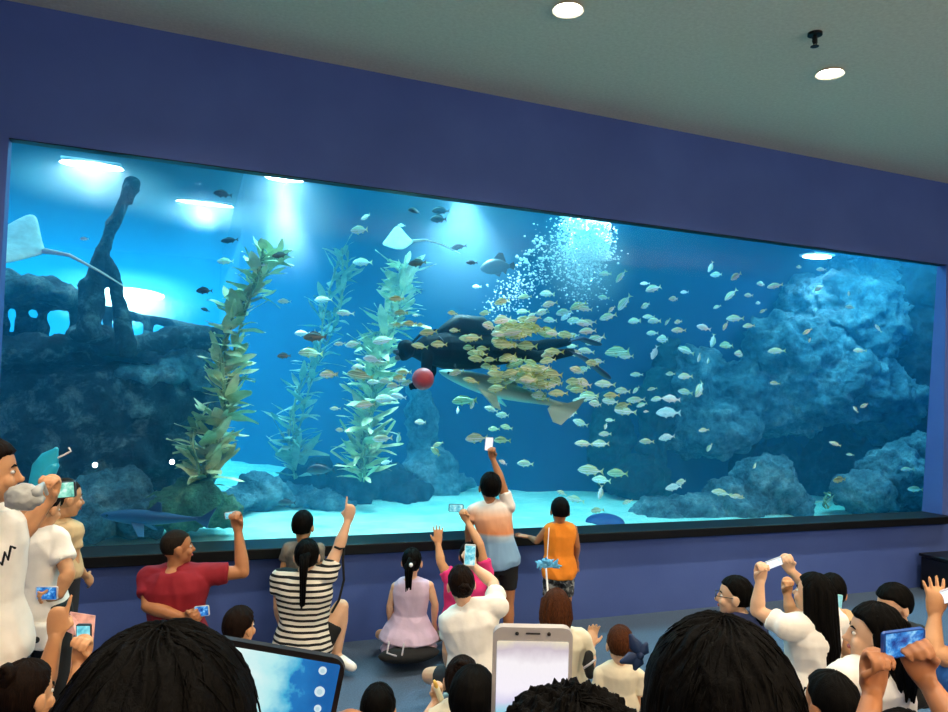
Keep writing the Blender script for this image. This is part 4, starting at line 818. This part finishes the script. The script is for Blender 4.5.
# ---------------------------------------------------------------- diver
def diver():
    suit=plain('black wetsuit','#040508',.8,.2,14,.2,.1); blue=plain('dark blue wetsuit panel','#101c44',.5)
    Y=6.35; Q=lambda x,y,o=0: PY(x,y,Y+o); base=Q(460,360)
    root=empty('diver',base); tag(root,'diver in a black wetsuit swimming flat above the shark with a red ball','diver')
    A=headaxes(-80,-20); s=.85
    bm=bmesh.new(); H=Q(405,350,-.05)
    head_bm(bm,H,A,s*.95)
    pl=[Q(413,351),Q(424,350),Q(443,350),Q(470,351),Q(493,351),Q(508,353)]
    tube(bm,[pl[0],pl[1],pl[2],pl[3],pl[4],pl[5]],[.08*s,.17*s,.235*s,.24*s,.20*s,.14*s],16,flat=(1.1,.85),up=CU)
    limb(bm,Q(428,350,-.1),Q(426,372,-.22),.062*s,.05*s); limb(bm,Q(426,372,-.22),Q(419,384,-.3),.048*s,.034*s); hand(bm,Q(419,384,-.3),-CU*.2-CR*.6,FW,s*.95,'grip',1)
    limb(bm,Q(430,346,.15),Q(432,372,.12),.062*s,.05*s); limb(bm,Q(432,372,.12),Q(424,384,.0),.048*s,.034*s); hand(bm,Q(424,384,.0),-CU*.1-CR*.6,-FW,s*.95,'grip',-1)
    limb(bm,Q(503,352,-.08),Q(538,357,-.12),.095*s,.065*s); limb(bm,Q(538,357,-.12),Q(571,352,-.1),.066*s,.045*s)
    limb(bm,Q(503,350,.1),Q(538,346,.1),.09*s,.065*s); limb(bm,Q(538,346,.1),Q(568,342,.12),.064*s,.045*s)
    vox('body',bm,suit,root,.008,3)
    for a,b,c in ((Q(568,351,-.1),Q(584,358,-.12),Q(604,374,-.15)),(Q(566,342,.12),Q(580,338,.15),Q(594,343,.2))):
        bm=bmesh.new(); tube(bm,[a,a.lerp(b,.5),b,c],[.05*s,.06*s,.085*s,.10*s],14,flat=(1,.25),up=CU); part('swim_fin',bm,blue,root)
    bm=bmesh.new(); tube(bm,[Q(446,333),Q(458,326),Q(480,328),Q(494,336)],[.08,.11,.11,.06],16); part('air_tank',bm,plain('black steel tank','#07080b',.6,.1,8,0,.15),root)
    bm=bmesh.new(); tube(bm,[Q(452,332),Q(436,330),Q(420,335),Q(410,345),Q(403,356)],.012,8); part('air_hose',bm,suit,root)
    bm=bmesh.new(); ellip(bm,H+A[1]*.095*s-A[2]*.055*s,(.03,.03,.025)); part('regulator',bm,plain('grey regulator','#5a6066',.4),root)
    bm=bmesh.new(); ellip(bm,H+A[1]*.075*s+A[2]*.005*s,(.05,.05,.032)); part('diving_mask',bm,plain('dark glass mask','#1c2a34',.15),root)
    bm=bmesh.new(); v=ellip(bm,H-A[1]*.012,(.086*s,.1*s,.102*s)); part('hood',bm,suit,root)
    bm=bmesh.new(); tube(bm,[Q(440,338,-.14),Q(452,350,-.17),Q(455,366,-.12)],.018,8,flat=(1.6,.5)); part('harness',bm,plain('grey webbing','#3a4048',.6),root)
    b=Q(423,379,-.34); e=empty('ball',b); tag(e,'dull red ball held under the diver\'s head','ball'); bm=bmesh.new(); ellip(bm,b,(.094,.094,.094),None,32,20); part('ball_surface',bm,plain('dull red rubber','#b83a44',.5,.1,5,.15),e)
diver()
# ---------------------------------------------------------------- fish
def fish_mat(name,back,belly,stripe=None,fin=None):
    t=NT(name); c=t.new('ShaderNodeTexCoord'); sp=t.new('ShaderNodeSeparateXYZ'); t.link(c.outputs['Object'],sp.inputs[0])
    mr=t.new('ShaderNodeMapRange'); mr.inputs[1].default_value=-.16; mr.inputs[2].default_value=.17; t.link(sp.outputs[2],mr.inputs[0])
    if stripe:
        st=[(0,srgb(belly)),(.3,srgb(belly)),(.36,srgb(stripe)),(.42,srgb(belly)),(.52,srgb(belly)),(.57,srgb(stripe)),(.63,srgb(back)),(.72,srgb(back)),(.78,srgb(stripe)),(1,srgb(back))]
    else: st=[(0,srgb(belly)),(.45,srgb(belly)),(.7,srgb(back)),(1,srgb(back))]
    t.link(t.ramp(mr.outputs[0],st),t.b.inputs['Base Color']); t.set(Roughness=.35); t.b.inputs['Specular IOR Level'].default_value=.6; return t.m
FM={'s':fish_mat('silver fish skin','#c4dccb','#ffffff','#a8b46a'),'y':fish_mat('yellow striped fish skin','#a4bc90','#e4f4cc','#6c7c3e'),'d':fish_mat('dark and backlit fish skin','#1a262e','#2c3d46'),'b':fish_mat('brown fish skin','#4a3a28','#7a6238'),'w':fish_mat('white fish skin','#d8e4e0','#ffffff')}  # dark kind holds the shade of backlit fish in its colours
FF={'s':plain('pale yellow fin','#d6dba2',.5),'y':plain('olive yellow fin','#b4bc6a',.5),'d':plain('dark and backlit fin','#18222a',.5),'b':plain('brown fin','#5a4426',.5),'w':plain('white fin','#e8f2ee',.5)}

def fish_meshes(kind,bend,deep=1.0):
    """fish of unit length: body, tail fin, dorsal fin, belly fins; head at +x"""
    def bx(x): # sideways bend
        return bend*(0.5-x)**2*.9 if x<.5 else 0
    prof=[(.50,.006,.004,-.02),(.47,.05,.03,-.015),(.42,.09,.05,-.005),(.33,.14,.07,.005),(.20,.175,.078,.01),(.05,.175,.075,.01),(-.10,.145,.062,.005),(-.22,.10,.042,0),(-.31,.055,.026,0),(-.37,.03,.015,0),(-.40,.028,.010,0)]
    bm=bmesh.new(); rings=[]; seg=12
    for x,h,w,o in prof:
        rings.append([bm.verts.new((x,bx(x)+w*math.cos(a),o+h*deep*math.sin(a))) for a in [2*PI*k/seg for k in range(seg)]])
    for a,b in zip(rings,rings[1:]):
        for k in range(seg): bm.faces.new((a[k],b[k],b[(k+1)%seg],a[(k+1)%seg]))
    bm.faces.new(rings[0]); bm.faces.new(list(reversed(rings[-1])))
    n0=len(bm.faces)
    for s in (-1,1):
        v=ellip(bm,(.41,s*.043,.025),(.016,.008,.016),None,8,6,1)
    bm.normal_update(); bmesh.ops.recalc_face_normals(bm,faces=bm.faces)
    for f in bm.faces: f.smooth=True
    me=bpy.data.meshes.new('fish_body'); bm.to_mesh(me); bm.free(); me.materials.append(FM[kind]); me.materials.append(EYE)
    def fin(name,outs,th=.006):
        bm=bmesh.new()
        for o in outs:
            a=[bm.verts.new((x,bx(x)+y-th/2,z)) for x,y,z in o]; b=[bm.verts.new((x,bx(x)+y+th/2,z)) for x,y,z in o]
            bm.faces.new(a); bm.faces.new(list(reversed(b)))
            for i in range(len(o)): bm.faces.new((a[i],b[i],b[(i+1)%len(o)],a[(i+1)%len(o)]))
        bmesh.ops.recalc_face_normals(bm,faces=bm.faces)
        m2=bpy.data.meshes.new(name); bm.to_mesh(m2); bm.free(); m2.materials.append(FF[kind]); return m2
    tail=fin('tail_fin',[[(-.36,0,.02),(-.44,0,.07),(-.53,0,.15),(-.49,0,.05),(-.475,0,0),(-.49,0,-.05),(-.53,0,-.15),(-.44,0,-.07),(-.36,0,-.02)]])
    dors=fin('dorsal_fin',[[(.25,0,.16*deep),(.12,0,.24*deep),(-.05,0,.215*deep),(-.2,0,.16*deep),(-.27,0,.09*deep),(-.24,0,.07*deep),(.0,0,.15*deep)]])
    bell=fin('belly_fin',[[(.18,.02,-.15*deep),(.08,.03,-.23*deep),(.03,.02,-.15*deep)],[(-.10,0,-.12*deep),(-.19,0,-.19*deep),(-.27,0,-.08*deep)],[(.22,.08,-.03),(.06,.16,-.06),(.12,.08,-.09)],[(.22,-.08,-.03),(.06,-.16,-.06),(.12,-.08,-.09)]])
    return me,(('tail_fin',tail),('dorsal_fin',dors),('belly_fin',bell))
FP={}
for kk in 'sydbw':
    for bi,b in enumerate((0,.45,-.45)): FP[kk,bi]=fish_meshes(kk,b)
frnd=random.Random(11)
def fish(px,py,L_,tilt=0,kind='s',Y=None,label=None,group=None,bend=None,flip=False,name='fish'):
    Y=Y or frnd.uniform(6.35,7.7); p=PY(px,py,Y); d=(p-C0).dot(FW); ln=L_*d/FL*1.08
    a=R(tilt); hx=-math.cos(a)*(-1 if flip else 1); h=CR*hx-CU*math.sin(a)+FW*frnd.uniform(-.45,.45)*max(0.2,math.cos(a)); h.normalize()
    up=CU if abs(tilt)<65 else CR; side=up.cross(h).normalized(); up=h.cross(side)
    if up.z<0 and abs(tilt)<65: up=-up; side=-side
    M_=Matrix((h,side,up)).transposed().to_4x4()
    if M_.to_3x3().determinant()<0: M_=Matrix((h,-side,up)).transposed().to_4x4()
    M_=Matrix.Translation(p)@M_@Matrix.Rotation(R(frnd.uniform(-14,14)),4,'X')@Matrix.Diagonal((ln,ln*frnd.uniform(.9,1.1),ln*frnd.uniform(.9,1.15),1))
    me,parts=FP[kind,frnd.choice((0,0,1,2)) if bend is None else bend]
    e=bpy.data.objects.new(name,None); COL.objects.link(e); e.empty_display_size=.05; e.matrix_world=M_
    o=bpy.data.objects.new('body',me); COL.objects.link(o); o.parent=e
    for n,m in parts:
        q=bpy.data.objects.new(n,m); COL.objects.link(q); q.parent=e
    tag(e,label,'fish',group); return e
FISH=[]
def addc(x0,y0,s,lst,kind='s'):
    for t in lst:
        t=tuple(t)+(0,)*(4-len(t)) if len(t)<4 else t
        FISH.append((x0+t[0]/s,y0+t[1]/s,t[2]/s,t[3],t[4] if len(t)>4 else kind))
addc(540,220,6.771,[(440,365,80),(545,385,90,50),(770,460,110,20),(710,430,60,0,'w'),(910,535,80),(430,525,80,-5),(565,565,110,50),(720,580,80,20),(485,605,60,40),(460,655,110,15),(640,680,85,5),(735,655,75),(775,680,80),(860,690,50,60),(50,500,100,-5),(60,570,90,15),(15,630,70,20),(70,675,90,5),(260,580,120,20,'y'),(305,600,90,-5),(160,625,100,10),(180,650,90,35,'w'),(235,680,100,5),(320,695,100),(935,690,60,10)])
addc(570,320,6.771,[(435,10,80),(570,10,80),(735,70,90),(905,52,90,-15,'w'),(555,90,70),(640,130,120,0,'s'),(565,220,90,80,'w'),(785,208,110,-20),(873,255,60,80),(935,275,40,80),(120,75,110,5),(170,135,140,20),(330,215,180,5,'y'),(380,245,90),(100,20,110),(20,105,80),(110,210,100,-10),(190,280,80,-5),(85,335,100,30),(450,370,80),(680,365,60),(780,380,90,5),(230,435,120,-5),(355,480,95,-5),(450,475,60,40),(555,465,60,20),(780,488,90,-10),(890,470,130,45),(55,450,130,5,'y'),(130,510,120,0,'y'),(60,545,80),(180,568,110,-10),(275,550,110,-8),(440,545,110),(485,575,70,20),(590,535,80,10),(685,535,110,-5,'w'),(515,620,40,0,'w'),(360,618,130,-10),(665,628,150,0,'w'),(70,695,100,-20),(270,680,60),(15,640,50,30),(40,225,90),(15,180,70)])
addc(600,230,4.744,[(525,175,50,70),(555,213,60),(645,220,60,30),(770,255,60),(830,265,70,10),(705,310,45),(755,345,40,10),(770,385,30,30),(620,310,65,40),(640,420,75),(595,455,45,60),(705,455,50,5),(605,545,75,5,'y'),(670,588,80,-5),(835,575,70),(535,525,60,80),(400,295,35,0,'w'),(555,365,35,20)])
addc(740,240,4.74,[(283,128,35),(385,140,50),(380,225,60,25),(320,435,45,30),(330,475,25,60),(520,318,40,-10),(650,418,40,-60),(560,525,50,-5),(160,678,40),(515,253,25,90)])
addc(740,370,4.74,[(450,350,50,-20),(470,520,75,0,'y'),(785,472,50),(830,565,60),(545,185,30,-60),(590,170,40,20),(75,455,40,30),(5,605,30),(520,400,30)])
addc(560,370,4.45,[(635,268,40,5),(665,345,40,60),(385,318,60),(475,300,70,8,'w'),(105,328,75,-3),(180,328,70),(200,285,55),(90,238,60,-20),(205,250,30,60),(135,447,105,-3),(255,460,85,0,'y'),(185,490,80,-5),(180,545,60,80),(65,572,70,-8),(300,587,45,25),(505,522,75,5,'w'),(545,500,60),(710,543,75,-8),(785,563,50),(575,605,70,3),(5,545,40,-20),(160,625,50,0,'y')])
addc(430,350,5.565,[(185,280,120,5,'y'),(240,300,60,60),(340,330,80,-20),(410,365,90,-10),(425,430,70,-15,'y'),(355,440,60,0,'y'),(255,490,110,5,'s'),(395,500,80,0,'y'),(405,625,50,-30,'w'),(530,632,95,-8),(45,525,60,20,'y'),(35,565,60,-50,'y'),(155,335,40,80),(780,360,70,20),(815,205,110,5,'y'),(880,265,100),(850,110,80,20)])
addc(320,300,3.96,[(95,50,60),(130,175,60,10),(75,175,40),(30,295,60),(205,235,65,-10,'w'),(250,160,80,10),(155,265,60,5),(235,250,60,0,'y'),(330,285,60),(320,315,60,-10),(265,320,60),(215,325,55),(255,390,80,5),(310,382,60,-10,'w'),(180,415,75,5),(80,515,40),(245,552,70,-3),(313,545,40,70),(265,645,45,0,'w'),(400,483,50),(455,600,45,-50,'y'),(150,300,90,-15,'y'),(300,100,60,0,'y'),(345,95,50),(380,60,30),(290,340,55,5),(345,330,50,10),(60,430,40,0)])
addc(200,180,4.74,[(105,65,75,-5,'d'),(140,290,75,0,'d'),(20,525,70,0,'d'),(380,360,70,0,'b'),(120,385,70),(790,178,60,10),(760,238,90),(770,390,85),(585,568,90),(300,402,30,0,'w'),(400,575,60,0,'w'),(325,380,45,-20),(25,615,40,-20,'d')])
addc(380,190,3.95,[(138,80,55,-2,'d'),(240,82,65,-2,'d'),(235,115,70,-3,'d'),(308,225,55,8,'d'),(362,287,45,0,'d'),(150,290,70,0,'b'),(85,140,30,0,'w'),(380,382,30,0,'w'),(660,410,55),(570,420,50,10,'y'),(565,480,50,0,'y'),(600,495,40,30),(640,480,45,25)])
addc(0,130,3.95,[(333,430,30,0,'w')])
addc(180,330,3.56,[(435,12,50,0,'w'),(480,25,80,0,'b'),(370,92,45,0,'b'),(465,80,80,0,'y'),(530,158,60,0,'y'),(500,495,90,3,'d'),(380,615,60,0,'d')])
over=[(t[0]/7.9+380,t[1]/7.9+290,t[2]/7.9,t[3] if len(t)>3 else 0) for t in [(130,70,110),(165,180,110),(140,275,70),(235,265,100),(380,335,130,5),(465,430,120,-3),(310,445,120,-15),(690,385,130,-5),(700,455,90),(810,460,90),(765,545,130,-8),(870,550,100),(320,275,60),(575,180,80),(835,185,100),(185,650,90),(150,690,90),(590,320,80),(900,620,100),(850,600,110,5)]]
# what an isolated fish looks like and where it is, or the part of the school it belongs to
def zone(x,y,kind):
    if kind in 'db':
        if x<215: return 'dark grey fish silhouetted above the wreck railing','dark fish over the wreck'
        return None,None
    if y<305 and x>700: return 'pale fish scattered high in the blue water left of the tall rock','pale fish high on the far side'
    if x>760: return 'small pale fish drifting in front of the tall rock and boulders','fish by the tall rock'
    if y<305 and x>590: return 'silver fish loosely spread just below and beside the bubble column','fish below the bubbles'
    if y<320 and x>480: return 'silver fish of the loose group above the diver\'s legs','fish above the diver'
    if y>425 and x>560: return 'pale fish swimming low over the sand right of the raised white phone','fish low over the sand'
    if x>560: return 'silver fish of the loose school right of the diver\'s fins','school right of the diver'
    if x>430 and y>395: return 'fish swimming in dark blue water beneath the long grey shark','fish beneath the shark'
    if x>330 and y>300: return 'silver fish crowding the bushy kelp left of the diver','fish around the bushy kelp'
    if x>330: return 'small pale fish swimming high above the bushy kelp','fish above the bushy kelp'
    return 'small pale fish swimming near the tallest kelp','fish near the tallest kelp'
SPECIAL={(222,194):'dark fish just below the thin lamp strip',(230,241):'dark blurred fish left of the top of the tallest kelp',(280,256):'brown fish at the tip of the tallest kelp',(415,210):'dark fish leftmost of the trio under the window top',(441,211):'dark fish on top right of the trio under the window top',(439,219):'dark fish lowest of the trio under the window top',(458,247):'dark fish with lowered head above and left of the big grouper',(472,263):'small dark fish beside the mouth of the big grouper',(418,263):'brown fish over the top of the bushy kelp',(315,337):'brown fish left of the bushy kelp, beside a pale one',(284,356):'plump brown fish right of the tallest kelp',(320,469):'dark fish hovering over the weedy stones',(287,503):'dark fish close to the sand above the black haired child',(205,310):'small dark fish over the right end of the wreck railing'}
for (x,y,l,t,k) in FISH:
    lab,grp=zone(x,y,k)
    if lab is None:
        lab=min(SPECIAL,key=lambda q:(q[0]-x)**2+(q[1]-y)**2); lab=SPECIAL.pop(lab); grp=None
    Y=None
    if k in 'db' and y<300: Y=frnd.uniform(6.3,6.8)
    if x<200: Y=6.6
    if 330<x<420 and 270<y<420: Y=frnd.uniform(6.3,7.2)
    if x>790: Y=frnd.uniform(6.0,6.5)
    if x>730: Y=min(Y or 9,frnd.uniform(6.1,6.7))
    fish(x,y,l,t,k,Y,lab,grp)
for x,y,l,t in over: fish(x,y,l,t,'y',frnd.uniform(5.9,6.1),'olive striped fish swimming in front of the diver\'s dark suit','fish in front of the diver')
mr_=random.Random(5)
for k in range(50):
    a=mr_.random()*2*PI; r=abs(mr_.gauss(0,.72)); fish(515+33*r*math.cos(a),333+16*r*math.sin(a)-(0 if True else 0),17*mr_.uniform(.8,1.15),mr_.uniform(-18,18),mr_.choice('yys'),mr_.uniform(5.9,6.15),'yellow striped fish packed tightly over the diver\'s hips','upper packed cluster of the school')
for k in range(70):
    a=mr_.random()*2*PI; r=abs(mr_.gauss(0,.72)); x=530+46*r*math.cos(a); fish(x,376+19*r*math.sin(a)+(x-530)*.1,17*mr_.uniform(.8,1.15),mr_.uniform(-18,20),mr_.choice('yys'),mr_.uniform(5.9,6.25),'yellow striped fish packed tightly between the diver\'s legs and the shark','lower packed cluster of the school')
# two vertical pale fish-like garden tips are sea grass; big fish
def bigfish(name,label,px,py,Y,L_,tilt,cat,col1,col2,prof,fins,flip=False,depth=0,mname='skin'):
    """prof: (x,h,w,z) along a unit body, head at +x; fins: name->list of outlines"""
    p=PY(px,py,Y); d=(p-C0).dot(FW); ln=L_*d/FL; a=R(tilt)
    h=(CR*(-1 if not flip else 1)*math.cos(a)-CU*math.sin(a)+FW*depth).normalized(); up=CU; side=up.cross(h).normalized(); up=h.cross(side)
    e=empty(name); e.matrix_world=Matrix.Translation(p)@Matrix((h,side,up)).transposed().to_4x4()@Matrix.Scale(ln,4); tag(e,label,cat)
    t=NT(mname); c=t.new('ShaderNodeTexCoord'); sp=t.new('ShaderNodeSeparateXYZ'); t.link(c.outputs['Object'],sp.inputs[0]); mr=t.new('ShaderNodeMapRange'); mr.inputs[1].default_value=-.08; mr.inputs[2].default_value=.08; t.link(sp.outputs[2],mr.inputs[0]); t.link(t.ramp(mr.outputs[0],[(.3,srgb(col2)),(.6,srgb(col1))]),t.b.inputs['Base Color']); t.set(Roughness=.5)
    bm=bmesh.new(); seg=20; rings=[[bm.verts.new((x,w*math.cos(q),z+h_*math.sin(q))) for q in [2*PI*k/seg for k in range(seg)]] for x,h_,w,z in prof]
    for A,B in zip(rings,rings[1:]):
        for k in range(seg): bm.faces.new((A[k],B[k],B[(k+1)%seg],A[(k+1)%seg]))
    bm.faces.new(rings[0]); bm.faces.new(list(reversed(rings[-1]))); bmesh.ops.recalc_face_normals(bm,faces=bm.faces)
    o=mesh_obj('body',bm,t.m); o.parent=e
    sd=o.modifiers.new('s','SUBSURF'); sd.levels=1; sd.render_levels=1
    for n,outs in fins:
        bm=bmesh.new()
        for pts,th in outs:
            pts=[Vector(q) for q in pts]; nn=(pts[1]-pts[0]).cross(pts[2]-pts[0]).normalized()
            A=[bm.verts.new(q+nn*th/2) for q in pts]; B=[bm.verts.new(q-nn*th/2) for q in pts]; bm.faces.new(A); bm.faces.new(list(reversed(B)))
            for i in range(len(pts)): bm.faces.new((A[i],A[(i+1)%len(pts)],B[(i+1)%len(pts)],B[i]))
        bmesh.ops.recalc_face_normals(bm,faces=bm.faces)
        o=mesh_obj(n,bm,t.m,smooth=False); o.parent=e
    bm=bmesh.new(); w=prof[2][2]
    for s in (-1,1): ellip(bm,(prof[2][0],s*w*.95,prof[2][3]+prof[2][1]*.25),(.012,.006,.012),None,8,6)
    o=mesh_obj('eyes',bm,EYE); o.parent=e
    return e
SH=[(.5,.004,.004,0),(.47,.022,.03,0),(.42,.036,.045,0),(.33,.055,.06,0),(.2,.072,.072,0),(.05,.07,.07,0),(-.1,.052,.052,.002),(-.22,.034,.032,.006),(-.34,.02,.018,.01),(-.4,.014,.012,.014)]
bigfish('shark','long pale grey shark gliding nose-left beneath the diver',507,391,6.35,145,-16,'shark','#6f8f86','#b9d8cc',SH,[
 ('tail_fin',[([(-.33,0,.03),(-.42,0,.035),(-.53,0,.11),(-.50,0,.02),(-.46,0,-.05),(-.42,0,-.12),(-.36,0,-.115),(-.30,0,-.04)],.01)]),
 ('dorsal_fin',[([(.08,0,.06),(-.0,0,.13),(-.05,0,.125),(-.06,0,.05)],.008),([(-.2,0,.03),(-.26,0,.07),(-.28,0,.02)],.007)]),
 ('pectoral_fin',[([(.2,-.05,-.03),(.04,-.19,-.11),(-.01,-.17,-.12),(.06,-.04,-.05)],.008)]),
 ('pectoral_fin',[([(.2,.05,-.03),(.04,.19,-.11),(-.01,.17,-.12),(.06,.04,-.05)],.008)])],mname='pale shark skin',depth=.15)
bigfish('shark','dark blue shark cruising close to the sand behind the man in red',155,518,6.45,110,-3,'shark','#1e4a72','#34688e',SH,[
 ('tail_fin',[([(-.34,0,.03),(-.42,0,.035),(-.56,0,.13),(-.50,0,.02),(-.48,0,-.07),(-.38,0,-.01)],.01)]),
 ('dorsal_fin',[([(.08,0,.06),(-.02,0,.15),(-.05,0,.14),(-.06,0,.05)],.008)]),
 ('pectoral_fin',[([(.2,-.05,-.03),(.08,-.15,-.14),(.03,-.14,-.14),(.08,-.04,-.05)],.008)]),
 ('pectoral_fin',[([(.2,.05,-.03),(.08,.15,-.14),(.03,.14,-.14),(.08,.04,-.05)],.008)])],mname='blue shark skin')
GR=[(.5,.02,.02,-.02),(.46,.08,.05,-.01),(.38,.15,.08,0),(.25,.22,.10,.01),(.08,.24,.10,.02),(-.1,.21,.08,.02),(-.25,.13,.05,.01),(-.34,.07,.03,0),(-.38,.055,.02,0)]
bigfish('grouper','large deep-bodied dark fish hovering left of the bubble trail',497,267,6.8,34,4,'fish','#0a1216','#162228',GR,[
 ('tail_fin',[([(-.36,0,.05),(-.5,0,.12),(-.53,0,0),(-.5,0,-.12),(-.36,0,-.05)],.02)]),
 ('dorsal_fin',[([(.1,0,.24),(-.08,0,.42),(-.2,0,.40),(-.28,0,.13)],.02)]),
 ('belly_fin',[([(.1,0,-.2),(-.05,0,-.3),(-.12,0,-.17)],.02),([(-.15,0,-.15),(-.25,0,-.24),(-.3,0,-.08)],.02)])],mname='dark grouper skin')
# rays
def ray_fish(label,px,py,Y,span,tilt,roll,yaw,col='#8fd0dc'):
    p=PY(px,py,Y); d=(p-C0).dot(FW); s=span*d/FL/2
    e=empty('stingray',p); tag(e,label,'ray'); e.rotation_euler=(R(roll),R(tilt),R(yaw)); e.scale=(s,s,s)
    m=plain('pale ray skin','#dcf4f0',.5)
    bm=bmesh.new(); N=24
    out=[(.62,0),(.5,.2),(.32,.5),(.05,.95),(-.12,1.0),(-.25,.75),(-.42,.35),(-.55,.12),(-.6,0)]
    top=[];bot=[]
    full=out+[(x,-y) for x,y in reversed(out[1:-1])]
    def zz(y): return .25*abs(y)**1.5
    rim=[bm.verts.new((x,y,zz(y))) for x,y in full]
    inn=[bm.verts.new((x*.55,y*.5,zz(y*.5)+.11)) for x,y in full]; inb=[bm.verts.new((x*.55,y*.5,zz(y*.5)-.07)) for x,y in full]
    ct=bm.verts.new((.05,0,.16)); cb=bm.verts.new((.05,0,-.1)); n=len(full)
    for i in range(n):
        j=(i+1)%n; bm.faces.new((rim[i],rim[j],inn[j],inn[i])); bm.faces.new((inn[i],inn[j],ct)); bm.faces.new((rim[j],rim[i],inb[i],inb[j])); bm.faces.new((inb[j],inb[i],cb))
    bmesh.ops.recalc_face_normals(bm,faces=bm.faces)
    o=mesh_obj('body',bm,m); o.parent=e; sd=o.modifiers.new('s','SUBSURF'); sd.levels=2; sd.render_levels=2
    bm=bmesh.new(); tube(bm,[(-.5,0,.03),(-.9,.05,.06),(-1.4,.15,-.1),(-2.0,.1,-.5)],[.05,.03,.02,.006],8); o=mesh_obj('tail',bm,m); o.parent=e
    return e
ray_fish('pale ray with a thin trailing tail above the bushy kelp',398,243,6.6,62,8,-38,165)
ray_fish('pale ray gliding past the left end of the glass above the cabin roof',12,247,6.6,120,-6,-40,172)
# ---------------------------------------------------------------- bubbles
M_BUB=NT('air bubble'); M_BUB.set(Base_Color=(.85,.97,1,1),Roughness=.08); M_BUB.b.inputs['Specular IOR Level'].default_value=1.0; M_BUB=M_BUB.m
br=random.Random(3); 
def bubbles(label,gen,n):
    bm=bmesh.new()
    for i in range(n):
        p,r=gen(i); bmesh.ops.create_icosphere(bm,subdivisions=1,radius=r,matrix=Matrix.Translation(p)@Matrix.Diagonal((1,1,.75,1)))
    o=mesh_obj('bubble_plume',bm,M_BUB); tag(o,label,'bubbles',kind='stuff')
def g1(i):
    u=abs(br.gauss(0,.55)); x=br.gauss(0,1); y=216+u*62; w=17+10*u*.3; px=582+x*w*.62
    if br.random()<.35: px=598+br.gauss(0,7); y=216+br.random()*45
    q=PY(px,max(y,214),7.1+br.gauss(0,.22)); return q,br.choice((.005,.006,.008,.010,.014))*br.uniform(.8,1.3)
bubbles('dense bright column of bubbles rising under the white lamp',g1,5200)
def g2(i):
    u=br.random(); px=490+u*70+br.gauss(0,6); y=312-u*62+br.gauss(0,9+8*u); q=PY(px,y,6.9+br.gauss(0,.15)); return q,br.choice((.005,.007,.012))*br.uniform(.8,1.2)
bubbles('looser trail of bubbles rising from the diver to the column',g2,700)
def g3(i):
    c=((538,240),(531,253),(545,256),(527,262),(541,246),(520,262))[i%6]; q=PY(c[0]+br.gauss(0,2.5),c[1]+br.gauss(0,2.5),6.9+br.gauss(0,.05)); return q,br.uniform(.012,.024)
bubbles('few large bubbles above the trail, left of the column',g3,36)
